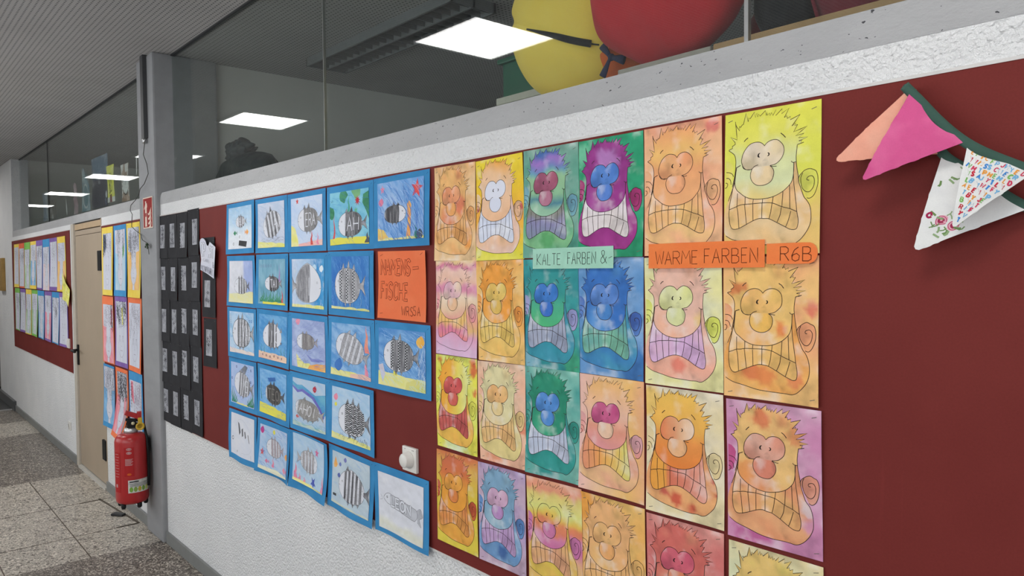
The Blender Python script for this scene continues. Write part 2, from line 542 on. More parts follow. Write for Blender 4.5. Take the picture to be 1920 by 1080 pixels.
def text(s, u0, v0, w, h, gap=.3, space=.6, slant=0.0, rise=0.0, wob=0.0, seed=1):
    """strokes (uv) of the string: letter box w x h with top-left at (u0, v0)"""
    rr = random.Random(seed); out = []; x = u0
    for ch in s:
        if ch == ' ': x += w * space; continue
        wd = w * (.45 if ch in 'Ii' else .82 if ch in 'LEFT' else 1.25 if ch in 'MW' else .75 if ch == '-' else 1)
        dy = rr.uniform(-wob, wob) * h
        for st in G.get(ch, []):
            out.append([(x + (px * wd if ch not in 'Ii' else wd * .5) + slant * (py - .5) * w, v0 + dy + (1 - py) * h + rise * (x - u0)) for px, py in st])
        x += wd + w * gap
    return out
# =================================================================== the setting
ZC = 3.02            # ceiling
ST = 'structure'
def struct(o, label=None): o['kind'] = ST; return tag(o, label)

# floor: bands of pale and brown terrazzo across the corridor
def floor_band(name, x0, x1, m):
    return struct(box(name, (x0, -3.0, -.08), (x1, 0.0, 0.0), m))
fl = floor_band('floor', -4.89, 3.2, TERR_D)
for i, (x0, x1, m) in enumerate([(-6.96, -4.89, TERR_L), (-9.03, -6.96, TERR_D), (-9.85, -9.03, TERR_L), (-22.0, -9.85, TERR_D)]):
    o = floor_band('floor_band', x0, x1, m); o.parent = fl
JOINT = simple('floor_joint_filler', (.10, .078, .058), .7, scale=50)
def joint(x0, y0, x1, y1, w=.006, h=.0006):
    d = Vector((x1 - x0, y1 - y0, 0)); a = math.atan2(d.y, d.x)
    o = box('floor_joint', (-d.length / 2, -w / 2, -.002), (d.length / 2, w / 2, h), JOINT, fl, loc=((x0 + x1) / 2, (y0 + y1) / 2, 0))
    o.rotation_euler.z = a
for y in (-.415, -.835, -1.255): joint(-6.96, y, -4.89, y)
for x in (-6.075, -5.335): joint(x, -3.0, x, -.03, .007)
joint(-5.70, -.415, -5.69, -.05, .003)
joint(-6.1, -.105, -5.335, -.035, .016); joint(-6.075, -.24, -6.075, -.10, .022); joint(-5.335, -.17, -5.335, -.035, .024)
struct(box('floor_room', (-22, 0.20, -.08), (3.2, 5.2, 0), simple('room_lino', (.16, .15, .14), .5)))

struct(box('ceiling', (-22.0, -3.0, ZC), (3.2, 5.2, ZC + .1), CEIL))

# the long wall with its boards: low wall, grey concrete beam, post, end wall
ZW, ZS = 2.094, 2.163
w = struct(box('wall_back', (-4.825, 0, 0), (3.2, .18, ZW), PLASTER))
for x0, x1 in ((-10.55, -7.31), (-6.285, -5.165)):
    o = struct(box('wall_back_panel', (x0, 0, 0), (x1, .18, ZW), PLASTER)); o.parent = w
o = struct(box('wall_back_end', (-11.9, 0, 0), (-10.55, .18, ZC), PLASTER)); o.parent = w
rev = struct(box('trim_1', (-10.55, .003, ZS), (-10.535, .17, ZC), CONCRETE)); 
for nm, x0, x1 in (('trim_2', -4.825, 3.2), ('trim_3', -10.545, -5.165)):
    arc = [(x0 + .05 - .05 * math.sin(a), ZS - .05 + .05 * math.cos(a)) for a in np.linspace(0, math.pi / 2, 7)] if nm == 'trim_2' else [(x0, ZS)]
    struct(MB().poly([(x0, ZW), (x1, ZW), (x1, ZS)] + arc, (-.001, .18)).build(nm, CONCRETE))
col = struct(MB().box((-5.165, -.03, 0), (-4.825, .36, ZC), .012).build('column', COLUMNM))
struct(box('wall_front', (-22, -3.15, 0), (3.2, -3.0, ZC), simple('opposite_wall_paint', (.78, .78, .76), .8)))
struct(box('wall_left', (-22.1, -3.0, 0), (-22.0, 5.2, ZC), simple('end_wall_paint', (.22, .20, .18), .7)))
struct(box('wall_right', (3.2, -3.0, 0), (3.3, 5.2, ZC), PLASTER))
struct(box('wall_room_back', (-22, 5.2, 0), (3.2, 5.3, ZC), simple('room_wall_dark', (.20, .20, .20), .8)))
ROOMW = simple('room_partition_paint', (.62, .62, .58), .8, scale=3, var=.05)
# added glow panels, out of view, brighten the rooms behind and the corridor
DAY = mat_emit('added_room_glow', (.90, .96, 1.0), 0.45)
for n_, (x0, x1) in enumerate(((-10.0, -5.6), (-4.3, 2.6))):
    struct(box('window_%d' % (20 + n_), (x0, 5.17, 1.0), (x1, 5.195, 2.5), DAY if n_ else mat_emit('added_room_glow_left', (.90, .96, 1.0), 0.45 * 3.6)))  # unseen glowing panels added on the back wall to lift the dim rooms
CORRIDOR_FILL = mat_emit('added_corridor_fill', (.93, .97, 1.0), 2.3)
for n_, (x0, x1) in enumerate(((-8.8, -5.2), (-4.6, -1.0), (-.4, 2.9))):
    struct(box('window_%d' % (30 + n_), (x0, -2.995, .9), (x1, -2.97, 2.5), CORRIDOR_FILL))  # made-up windows on the opposite wall, added as soft frontal fill
struct(box('wall_partition', (-5.02, .36, 0), (-4.87, 5.2, ZC), ROOMW))
o = struct(box('wall_back_recess', (-22, .55, 0), (-11.9, .7, ZC), simple('recess_paint', (.30, .26, .21), .7))); o.parent = w
struct(box('wall_partition_end', (-10.75, .18, 0), (-10.56, 5.2, ZC), ROOMW))

# skirting boards
for i, (x0, x1) in enumerate([(-4.825, 3.2), (-6.285, -5.165), (-10.62, -7.31)]):
    struct(MB().box((x0, -.014, 0), (x1, 0, .072), .003).build('baseboard_back' if i == 0 else 'baseboard_back_%d' % (i + 1), SKIRT))
struct(MB().box((-11.9, -.03, 0), (-10.63, 0, .118), .004).build('baseboard_left', simple('dark_skirting', (.085, .088, .09), .4)))

# glazing above the wall
YG = .09
def pane(n, x0, x1):
    o = struct(box('window_%d' % n, (x0, YG - .004, ZS - .012), (x1, YG + .004, ZC - .012), GLASS)); return o
JM = simple('grey_glazing_strip', (.30, .31, .31), .3, .6)
DARKG = simple('dark_glazing_profile', (.03, .032, .034), .5)
for i, (a, b) in enumerate([(-4.824, -2.8625), (-2.8555, -.8925), (-.8855, 1.08), (1.087, 3.19)]): pane(i + 1, a, b)
for i, (a, b) in enumerate([(-10.534, -8.823), (-8.817, -5.166)]): pane(i + 5, a, b)
for i, (x, wd, m) in enumerate([(-2.859, .004, JM), (-.889, .010, STEEL), (1.0835, .005, JM), (-8.82, .005, DARKG)]):
    struct(box('trim_%d' % (4 + i), (x - wd / 2, YG - .006, ZS - .002), (x + wd / 2, YG + .006, ZC - .01), m))
struct(box('trim_8', (-4.824, YG - .012, ZC - .009), (3.19, YG + .012, ZC), DARKG))
struct(box('trim_9', (-10.534, YG - .012, ZC - .009), (-5.166, YG + .012, ZC), DARKG))

# pin boards with a slim light edge
EDGE = simple('pale_board_edging', (.62, .60, .58), .45)
def pinboard(x0, x1, z0, z1, label):
    o = box('pinboard', (x0, -.004, z0), (x1, -.0006, z1), BOARD)
    tag(o, label, 'pinboard')
    for a, b in ((z1, z1 + .006), (z0 - .006, z0)):
        box('edge_strip', (x0, -.0055, a), (x1, -.0006, b), EDGE, o)
    return o
pinboard(-4.822, 1.6, .768, 2.022, 'long dark red pinboard covered with fish and monster face pictures')
pinboard(-6.28, -5.19, .60, 2.028, 'narrow dark red pinboard between the beige door and the grey column')
pinboard(-10.61, -7.40, .79, 2.045, 'dark red pinboard left of the beige door')

# =================================================================== corridor lamps
LAMP = mat_emit('lamp_diffuser', (1.0, .985, .965), 14.0)
FRM = simple('white_lamp_frame', (.7, .7, .7), .4)
def lamp(x, label):
    t = tag(empty('ceiling_light', (x, -1.18, ZC)), label, 'ceiling light', 'square ceiling lamps along the corridor')
    f = MB()
    for a, b in (((-.31, -.31, -.012), (.31, -.285, 0)), ((-.31, .285, -.012), (.31, .31, 0)), ((-.31, -.285, -.012), (-.285, .285, 0)), ((.285, -.285, -.012), (.31, .285, 0))): f.box(a, b)
    f.build('frame', FRM, t)
    box('diffuser', (-.285, -.285, -.009), (.285, .285, -.003), LAMP, t)
for x, s in ((-3.34, 'square white ceiling lamp mirrored largest in the glass, left of the yellow plush'),
             (-6.45, 'square ceiling lamp mirrored above the dark plastic bag'),
             (-9.14, 'square ceiling lamp mirrored on both sides of the grey column'),
             (-11.68, 'square ceiling lamp mirrored across the lime window strip'),
             (-14.72, 'square ceiling lamp mirrored second from the far left in the glass'),
             (-17.75, 'square ceiling lamp mirrored farthest left in the glass'),
             (-.3, 'square ceiling lamp above the viewer, nearest the bunting'),
             (2.2, 'square ceiling lamp behind the viewer at the corridor end')): lamp(x, s)

# =================================================================== the door
d = struct(empty('door_1', (-6.79, 0, 0)), None)
def rel(o, x): o.location.x += x
LEAF = [('leaf', (-7.215, .004, .028), (-6.30, .05, 2.018), DOORM)]
o = MB().box((-.425, .004, .028), (.487, .05, 1.985), .002).build('leaf', DOORM, d)
MB().box((-.425, .003, 1.988), (.487, .05, 2.028), .002).build('leaf_top_rail', DOORM, d)
box('lintel_panel', (-.425, .002, 2.036), (.49, .06, 2.083), LINTM, d)
box('gap', (-.43, .03, .0), (.495, .09, 2.092), simple('dark_door_gap', (.02, .018, .016), .8), d)
MB().box((-.52, -.012, 0), (-.43, .06, 2.09), .004).build('frame', JAMBM, d)
MB().box((.487, -.003, 0), (.507, .06, 2.09), .002).build('frame', DOORM, d)
box('threshold', (-.43, -.02, 0), (.49, .05, .018), simple('pale_threshold', (.52, .50, .46), .5), d)
h = MB().box((-.422, -.008, .885), (-.385, .004, 1.058), .003).build('handle', BLACKP, d)
MB().tube([(-.402, -.004, 1.012), (-.402, -.05, 1.012)], .010).tube([(-.402, -.052, 1.012), (-.36, -.056, 1.012), (-.28, -.056, 1.010), (-.27, -.05, 1.010)], .010).build('lever', BLACKP, h)
for z in (1.69, .222): MB().box((.385, -.01, z), (.485, .005, z + .155), .003).build('hinge', BLACKP, d)

# =================================================================== small fittings
t = tag(empty('dimmer_switch', (-2.103, -.004, 1.043)), 'white dimmer switch with round knob on red board above bottom right fish card', 'switch')
MB().box((-.042, -.012, -.042), (.042, 0, .042), .003).build('plate', WHITEP, t)
MB().lathe([(.030, 0), (.030, .004), (.026, .007), (.024, .024), (.021, .027)], (0, -.011, 0), 40, 'y').build('knob', WHITEP, t)
for x in (-.024, .020, .027): MB().lathe([(.0016, 0), (.0016, .0006)], (x, -.0118, .034), 10, 'y').build('mark', BLACKP, t)
t = tag(empty('wall_socket', (-7.60, 0, .295)), 'white wall socket low on the plaster left of the beige door', 'socket')
MB().box((-.04, -.012, -.04), (.04, 0, .04), .006).build('plate', WHITEP, t)
MB().lathe([(.026, 0), (.026, .003), (.021, .003), (.020, -.006)], (0, -.012, 0), 32, 'y').build('rim', WHITEP, t)
t = tag(empty('light_switch', (-7.52, -.004, 1.045)), 'white light switch at lower right edge of the left red board', 'switch')
MB().box((-.04, -.014, -.042), (.04, 0, .042), .004).build('plate', WHITEP, t)
MB().box((-.028, -.019, -.028), (.028, -.012, .028), .003).build('rocker', WHITEP, t)
o = MB().box((-.0275, -.012, 0), (.0275, .012, .51)).build('cable_duct', simple('dark_grey_duct', (.055, .056, .06), .5), None, (-4.962, -.042, 2.51))
tag(o, 'dark grey cable duct on the upper part of the grey column', 'cable duct')
MB().lathe([(.014, 0), (.014, .03), (.008, .034)], (0, 0, -.03), 16).build('end_clip', STEEL, o)
wire = [(-4.946, 2.50), (-4.954, 2.409), (-4.932, 2.35), (-4.930, 2.291), (-4.969, 2.229), (-5.05, 2.205), (-5.137, 2.176), (-5.215, 2.146), (-5.265, 2.116), (-5.30, 2.085), (-5.307, 2.06), (-5.29, 2.015), (-5.252, 1.977), (-5.19, 1.945), (-5.112, 1.919), (-5.06, 1.90), (-5.021, 1.882), (-4.975, 1.862), (-4.944, 1.847)]
o = MB().tube([(x, -.045 - .01 * math.sin(i * 1.7), z) for i, (x, z) in enumerate(wire)], .0022, 6).build('trailing_tendril', simple('dry_brown_stem', (.06, .06, .052), .8))
tag(o, 'thin dark tendril hanging from the cable duct across the grey column', 'tendril')
f = MB()
for k in range(7):
    a = k * .9; f.blob((-4.944 + .011 * math.cos(a), -.05 - .006 * math.sin(k * 2), 1.843 + .012 * math.sin(a)), (.011, .004, .008), 2)
f.build('leaf_tuft', simple('dull_green_leaf', (.035, .06, .03), .7), o)
MB().tube([(-4.93, -.048, 1.845), (-4.91, -.05, 1.81), (-4.905, -.05, 1.79)], .002, 5).build('stalk', MATS['dry_brown_stem'], o)

# fire extinguisher sign
RED = L(150, 42, 40); CR = L(225, 205, 190)
def P_(x, y): return (x, y)
ex = [(.22, .36), (.20, .94), (.40, .94), (.40, .36), (.45, .30), (.42, .18), (.36, .20), (.34, .12), (.24, .12), (.26, .20), (.20, .28), (.12, .36), (.14, .40), (.22, .33)]
fl_ = []
for k in range(4):
    y = .34 + k * .15
    fl_.append([(.86, y), (.70, y + .12), (.60 - .02 * k, y + .19), (.52, y + .17), (.54, y + .235), (.66, y + .25), (.80, y + .17)])
t = tag(sheet('fire_sign', .2, .194, flat(RED), [([(.0, .0), (1, 0), (1, .035), (.0, .035)], flat(CR)), ([(0, .965), (1, .965), (1, 1), (0, 1)], flat(CR)), ([(0, 0), (.04, 0), (.04, 1), (0, 1)], flat(CR)), ([(.96, 0), (1, 0), (1, 1), (.96, 1)], flat(CR)), (ex, flat(CR)), ([(.23, .50), (.37, .50), (.37, .62), (.23, .62)], flat(RED))] + [(q, flat(CR)) for q in fl_],
      loc=(-4.966, -.0345, 2.051), grid=.02, mat=None), 'square red fire extinguisher sign with white symbols on the grey column', 'sign')
box('back_plate', (-.1, .0005, -.097), (.1, .003, .097), WHITEP, t)

# fire extinguisher
REDP = simple('red_lacquer', (.42, .022, .024), .28, var=.04, spec=.5)
e = tag(empty('fire_extinguisher', (-5.065, -.137, .235), (0, 0, R(76))), 'red fire extinguisher with white label hanging on the grey column', 'fire extinguisher')
MB().lathe([(.0, 0), (.080, .0), (.092, .012), (.095, .03), (.095, .385), (.091, .405), (.080, .422), (.058, .432), (.032, .436)], (0, 0, 0), 48, cap=False).build('cylinder', REDP, e)
MB().lathe([(.034, .43), (.040, .436), (.040, .462), (.030, .468)], (0, 0, 0), 32).build('collar', STEEL, e)
v = MB().box((-.022, -.02, .462), (.03, .02, .52), .006).build('valve_block', BLACKP, e)
MB().box((-.030, -.014, .505), (.055, .014, .522), .004, Matrix.Rotation(R(10), 3, 'Y')).build('carry_handle', BLACKP, e)
MB().box((-.035, -.013, .530), (.062, .013, .560), .005, Matrix.Rotation(R(24), 3, 'Y')).box((.035, -.014, .50), (.062, .014, .565), .005).build('red_lever', REDP, e)
YEL = simple('yellow_plastic', (.62, .40, .04), .45)
MB().lathe([(.026, 0), (.026, .005), (.015, .005), (.014, 0)], (.052, -.030, .475), 26, 'y').box((.040, -.036, .492), (.064, -.028, .53), .003).build('safety_tag', YEL, e)
MB().lathe([(.010, 0), (.010, .006)], (.012, -.026, .497), 16, 'y').build('gauge', simple('ivory_dial', (.6, .55, .35), .4), e)
for k in range(5):
    a = R(-60 + 72 * k); MB().lathe([(.010, -.028), (.014, -.02), (.014, .004)], (.076 * math.cos(a), .076 * math.sin(a), 0), 16).build('foot', BLACKP, e)
MB().tube([(.03, .0, .49), (.075, .02, .47), (.088, -.045, .40), (.094, -.05, .30), (.094, -.05, .16), (.092, -.05, .10)], .008, 10).build('hose', BLACKP, e)
MB().box((.088, -.03, .30), (.103, .03, .40), .003).build('bracket', BLACKP, e)
def wrap(name, a0, a1, z0, z1, bg, regions=(), strokes=(), r=.0955):
    """a label bent round the cylinder: a0..a1 degrees, 0 = towards -y, positive to the viewer's right"""
    o = sheet(name, R(a1 - a0) * r, z1 - z0, bg, regions, strokes, None, e, .012)
    am = R((a0 + a1) / 2)
    for v in o.data.vertices:
        a = am + v.co.x / r; rr = r + .0006 - v.co.y
        v.co = Vector((rr * math.sin(a), -rr * math.cos(a), v.co.z + (z0 + z1) / 2))
    return o
dots = []
for k, c in enumerate([(120, 165, 60), (130, 160, 70), (190, 170, 50), (120, 165, 60), (210, 215, 120)]):
    dots.append(([(.12 + .17 * k + .075 * math.cos(q * .5236), .74 + .20 * math.sin(q * .5236)) for q in range(12)], flat(A(*c))))
ink = L(60, 60, 75)
lines = [([(.06, .14), (.42, .14)], .007, L(30, 30, 40))] + [([(.06, .27 + .085 * k), (.92 - .1 * (k % 2), .27 + .085 * k)], .0022, ink) for k in range(4)]
o = wrap('label', -14, 72, .075, .155, wash(A(215, 215, 205), A(205, 205, 200), 3), dots, lines); tag(o, 'white label with green dots')
pale = L(190, 150, 150)
def circ_(u, v, ru, rv, n=14): return [(u + ru * math.cos(2 * math.pi * k / n), v + rv * math.sin(2 * math.pi * k / n)) for k in range(n + 1)]
st = [(circ_(.5, .06, .24, .035), .0035, pale), (circ_(.5, .06, .10, .015), .003, pale), (circ_(.5, .19, .24, .035), .004, pale), (circ_(.5, .19, .1, .015), .004, pale)]
st += [([(.1, .40 + .03 * k), (.9 - .1 * (k % 3), .40 + .03 * k)], .004 if k % 2 else .002, pale) for k in range(8)]
REDA = np.array((.42, .022, .024))
wrap('marking', -26, 8, .18, .36, flat(REDA), [(circ_(.5, .93, .22, .04), flat(L(205, 95, 40)))], st)
wrap('marking', -72, -42, .08, .33, flat(REDA), [], [([(.15, .05 + .07 * k), (.75 + .1 * (k % 2), .05 + .07 * k)], .0022, pale) for k in range(9)] + [(s_, .004, pale) for s_ in text('IIII', .25, .80, .11, .08)])

# door wedge, mat, wooden board at the far end
o = MB().box((-.045, -.026, 0), (.045, .026, .022), .009).build('door_wedge', simple('black_rubber', (.012, .012, .013), .35), None, (-5.592, -.098, .0005), (0, 0, R(38)))
for v in o.data.vertices:
    k = (v.co.x + .045) / .09; v.co.z *= (.45 + .55 * math.sin(math.pi * min(1, k * .75 + .2))); v.co.y *= (.6 + .4 * math.sin(math.pi * min(1, k * .6 + .25)))
tag(o, 'small black rubber door wedge lying on the floor below the extinguisher', 'door wedge')
o = box('door_mat', (-11.95, -1.6, 0), (-10.75, -.032, .012), simple('dark_ribbed_mat', (.055, .057, .058), .30, scale=60)); tag(o, 'dark grey floor mat at the far left end of the corridor', 'mat')
MB().box((-10.755, -1.6, 0), (-10.72, -.032, .015), .003).build('metal_edge', STEEL, o)
o = MB().box((-11.55, -.04, 1.44), (-11.20, 0, 1.855), .004).build('wooden_notice_board', simple('brown_wood', (.33, .20, .055), .5, var=.2, scale=14)); tag(o, 'small brown wooden board on the white wall at far left', 'notice board')
# =================================================================== monster face paintings
T = {"hair":[[0.045,0.256],[0.087,0.244],[0.084,0.231],[0.117,0.217],[0.114,0.203],[0.064,0.163],[0.138,0.189],[0.131,0.148],[0.115,0.059],[0.128,0.089],[0.165,0.128],[0.161,0.092],[0.172,0.102],[0.194,0.085],[0.203,0.088],[0.234,0.013],[0.255,0.07],[0.262,0.043],[0.276,0.055],[0.324,0.012],[0.335,0.051],[0.351,0.021],[0.359,0.047],[0.366,0.031],[0.383,0.046],[0.44,0.011],[0.448,0.048],[0.455,0.026],[0.466,0.049],[0.482,0.033],[0.489,0.054],[0.505,0.036],[0.517,0.055],[0.554,0.021],[0.547,0.06],[0.614,0.02],[0.608,0.054],[0.685,0.023],[0.637,0.082],[0.659,0.072],[0.666,0.092],[0.699,0.08],[0.695,0.105],[0.796,0.078],[0.712,0.149],[0.749,0.131],[0.741,0.146],[0.768,0.142],[0.729,0.187],[0.864,0.161],[0.75,0.214],[0.833,0.204],[0.779,0.23],[0.871,0.234],[0.782,0.253],[0.813,0.251],[0.801,0.272],[0.832,0.264],[0.771,0.276]],"rside":[[0.771,0.276],[0.763,0.323],[0.759,0.36],[0.765,0.418],[0.781,0.479],[0.791,0.525],[0.81,0.569],[0.84,0.623],[0.874,0.652],[0.9,0.692],[0.913,0.747],[0.906,0.801],[0.875,0.854],[0.821,0.9],[0.774,0.926],[0.727,0.939],[0.664,0.935],[0.6,0.937],[0.486,0.936],[0.361,0.931],[0.232,0.913],[0.101,0.893],[0.02,0.864]],"lside":[[0.045,0.256],[0.08,0.275],[0.111,0.297],[0.126,0.334],[0.125,0.382],[0.116,0.443],[0.089,0.52],[0.043,0.617]],"circ":[[0.136,0.385],[0.121,0.47],[0.119,0.505],[0.138,0.542],[0.173,0.565],[0.238,0.596],[0.323,0.616],[0.424,0.62],[0.524,0.609],[0.621,0.583],[0.685,0.546],[0.721,0.508],[0.736,0.453],[0.738,0.392]],"mouth":[[0.132,0.387],[0.115,0.471],[0.084,0.566],[0.063,0.637],[0.056,0.684],[0.054,0.724],[0.062,0.774],[0.084,0.811],[0.12,0.822],[0.168,0.815],[0.234,0.794],[0.321,0.767],[0.389,0.754],[0.439,0.755],[0.489,0.76],[0.57,0.785],[0.658,0.818],[0.705,0.834],[0.744,0.839],[0.772,0.833],[0.785,0.812],[0.788,0.774],[0.773,0.713],[0.766,0.672],[0.751,0.589],[0.737,0.496],[0.738,0.392]],"eyes":[[0.435,0.255],[0.413,0.238],[0.38,0.225],[0.329,0.222],[0.278,0.233],[0.234,0.26],[0.203,0.297],[0.19,0.338],[0.198,0.371],[0.223,0.395],[0.258,0.408],[0.301,0.406],[0.344,0.394],[0.494,0.394],[0.551,0.386],[0.592,0.368],[0.624,0.34],[0.637,0.306],[0.629,0.27],[0.601,0.241],[0.561,0.224],[0.513,0.222],[0.463,0.235]],"eyeL":[[0.435,0.255],[0.413,0.238],[0.38,0.225],[0.329,0.222],[0.278,0.233],[0.234,0.26],[0.203,0.297],[0.19,0.338],[0.198,0.371],[0.223,0.395],[0.258,0.408],[0.303,0.406],[0.331,0.389],[0.369,0.381]],"eyeR":[[0.435,0.255],[0.463,0.235],[0.513,0.222],[0.561,0.224],[0.601,0.241],[0.629,0.27],[0.637,0.306],[0.624,0.34],[0.592,0.368],[0.551,0.386],[0.494,0.395]],"nose":[[0.305,0.405],[0.29,0.437],[0.291,0.47],[0.316,0.5],[0.359,0.522],[0.417,0.528],[0.467,0.521],[0.509,0.5],[0.534,0.465],[0.536,0.432],[0.518,0.407],[0.494,0.395]],"pl":[[0.392,0.3],[0.37,0.303],[0.36,0.318],[0.367,0.329],[0.388,0.33],[0.378,0.322],[0.379,0.309]],"pr":[[0.464,0.305],[0.479,0.304],[0.489,0.313],[0.483,0.325],[0.462,0.329],[0.475,0.319],[0.475,0.311]],"earR":[[0.783,0.505],[0.799,0.481],[0.818,0.467],[0.849,0.451],[0.887,0.444],[0.925,0.453],[0.955,0.464],[0.973,0.498],[0.976,0.539],[0.961,0.583],[0.934,0.621],[0.9,0.636],[0.87,0.634]],"spiral":[[0.89,0.518],[0.871,0.516],[0.87,0.503],[0.887,0.492],[0.917,0.493],[0.939,0.513],[0.939,0.545],[0.924,0.576],[0.893,0.596],[0.855,0.591],[0.825,0.567],[0.81,0.533],[0.81,0.496],[0.826,0.468]],"earL":[[0.019,0.412],[0.055,0.414],[0.086,0.427],[0.104,0.447]],"earL2":[[0.019,0.455],[0.046,0.455],[0.068,0.472],[0.076,0.502]],"earL3":[[0.013,0.487],[0.032,0.488],[0.038,0.501],[0.026,0.52],[0.008,0.525]],"tick1":[[0.132,0.386],[0.178,0.373]],"tick2":[[0.711,0.381],[0.726,0.391],[0.758,0.391]],"tick3":[[0.494,0.395],[0.526,0.4],[0.563,0.402]],"lid":[[0.198,0.379],[0.215,0.397],[0.241,0.406],[0.284,0.408]],"brow1":[[0.214,0.207],[0.231,0.194],[0.255,0.183]],"brow2":[[0.601,0.185],[0.628,0.198],[0.651,0.218]],"cheek":[[0.117,0.488],[0.093,0.536],[0.047,0.617]],"tm":[[0.058,0.679],[0.096,0.669],[0.14,0.66],[0.184,0.654],[0.237,0.649],[0.318,0.646],[0.42,0.646],[0.523,0.652],[0.62,0.68],[0.703,0.699],[0.773,0.721]],"teeth":[[[0.148,0.568],[0.146,0.658]],[[0.236,0.596],[0.233,0.649]],[[0.323,0.616],[0.319,0.646]],[[0.424,0.62],[0.42,0.646]],[[0.532,0.607],[0.523,0.652]],[[0.633,0.58],[0.624,0.68]],[[0.699,0.541],[0.705,0.699]],[[0.14,0.66],[0.153,0.697],[0.168,0.815]],[[0.23,0.65],[0.25,0.79]],[[0.319,0.649],[0.322,0.767]],[[0.42,0.648],[0.416,0.753]],[[0.523,0.654],[0.51,0.713],[0.49,0.761]],[[0.62,0.685],[0.607,0.735],[0.576,0.786]],[[0.715,0.715],[0.69,0.775],[0.664,0.82]]],"jawL":[[0.02,0.864],[0.001,0.836],[-0.005,0.779],[0.005,0.703],[0.043,0.617]]}
def TT(k): return np.array(T[k])
INK = L(58, 44, 38)
def rows(*a): return np.concatenate(a)
upper = rows(TT('hair'), smooth(T['rside'][:4], 3), TT('tick2')[::-1][:1], smooth(T['circ'], 4)[::-1], smooth(T['lside'][:5], 3)[::-1])
head = rows(TT('hair'), smooth(T['rside'], 4), smooth(T['jawL'], 3), smooth(T['lside'], 3)[::-1])
MOUTH = rows(smooth(T['circ'], 4), smooth(T['mouth'], 4)[::-1])
eyes_p = smooth(T['eyes'], 4, True)
nose_p = rows(smooth(T['nose'], 4), [(.47, .36), (.40, .365), (.35, .375)])
EAR = smooth(T['earR'], 4)
EARL = np.array([(.015, .33), (.05, .335), (.085, .355), (.10, .38), (.085, .45), (.06, .51), (.015, .52)])
def crescent(k): return smooth(T[k], 3, True)
def face_strokes(w, seed):
    r = np.random.RandomState(seed); j = lambda p: np.asarray(p) + r.normal(0, .0012, np.shape(p))
    S = [(j(T['hair']), w, INK)]
    for k in ('rside', 'circ', 'mouth', 'eyeL', 'eyeR', 'nose', 'earR', 'spiral', 'earL', 'earL2', 'earL3', 'tick2', 'tick3', 'lid', 'tm', 'cheek'):
        S.append((smooth(j(T[k]), 4), w, INK))
    S.append((smooth(j(T['lside'][:7]), 4), w, INK))
    for k in ('tick1', 'brow1', 'brow2'): S.append((j(T[k]), w * 1.3, INK))
    S += [(smooth(j(q), 3), w, INK) for q in T['teeth']]
    for (u, v) in ((.06, .05), (.93, .05), (.07, .965), (.94, .955)):
        if r.rand() < .75: S.append(([(u - .025, v + .006), (u + .025, v - .004)], .0012, L(110, 105, 95)))
    return S
W_, H_ = .21, .297
def page_warp(seed, amp=.004):
    r = random.Random(seed); p = [r.uniform(0, 6.28) for _ in range(5)]; k = r.uniform(14, 24); e = r.uniform(.3, 1.0)
    def f(x, z):
        t = np.clip((.15 - z) / .30, 0, 1)
        edge = (np.abs(x) / .105) ** 3
        return -(amp * (e * t ** 2 * (.6 + .5 * np.sin(k * x + p[0])) + .45 * edge * (.5 + .5 * np.sin(11 * z + p[1])) + .25 * (1 + np.sin(9 * x + 13 * z + p[2]))))
    return f
def face(x, z, rot, seed, bg, up, eye, nose, teeth, jaw, ear, label, earl=None, amp=.005):
    regs = [(EAR, ear), (EARL, earl or ear), (head, jaw), (MOUTH, teeth), (upper, up), (nose_p, nose), (eyes_p, eye),
            (crescent('pl'), flat(L(35, 25, 22))), (crescent('pr'), flat(L(35, 25, 22)))]
    o = sheet('face_painting', W_, H_, bg, regs, face_strokes(.00125, seed), page_warp(seed, amp), None, .0078, loc=(x, -.0062, z), rot=(0, R(-rot), 0))
    return tag(o, label, 'painting', 'monster face paintings on the red board')
def q(a, b, seed=0, sc=3.0, **k): return wash(A(*a), A(*b), seed, sc, **k)
OR = A(225, 120, 60)
# ---- top row
face(-1.841, 1.865, -.4, 11, q((238, 200, 150), (235, 180, 120), 1), q((240, 185, 115), (226, 140, 95), 2, spots=[(.3, .30, .13, A(215, 120, 95)), (.62, .42, .2, A(222, 115, 85))]), q((236, 165, 118), (232, 150, 105), 3), q((236, 165, 95), (228, 150, 85), 4), q((226, 160, 90), (238, 185, 125), 5), q((242, 195, 130), (235, 170, 105), 6, spots=[(.8, .82, .1, A(235, 150, 60))]), q((236, 170, 105), (240, 190, 130), 7),
     'blotchy orange monster face painting, leftmost in the top row')
face(-1.628, 1.865, .9, 12, bands([(0, A(240, 215, 50)), (.3, A(240, 200, 40)), (.55, A(242, 170, 60)), (.75, A(240, 190, 60)), (.93, A(228, 220, 60)), (1, A(235, 225, 90))], 2), bands([(0, A(245, 165, 40)), (.16, A(240, 195, 150)), (.3, A(240, 200, 165)), (.6, A(240, 190, 150))], 3), flat(A(226, 228, 242)), flat(A(220, 224, 240)), q((216, 222, 240), (224, 226, 236), 4), q((238, 190, 150), (236, 200, 185), 5), q((238, 205, 165), (240, 190, 150), 6, spots=[(.05, .5, .05, A(200, 50, 70)), (.95, .5, .06, A(215, 60, 70))]),
     'yellow and peach monster face with white eyes and white teeth')
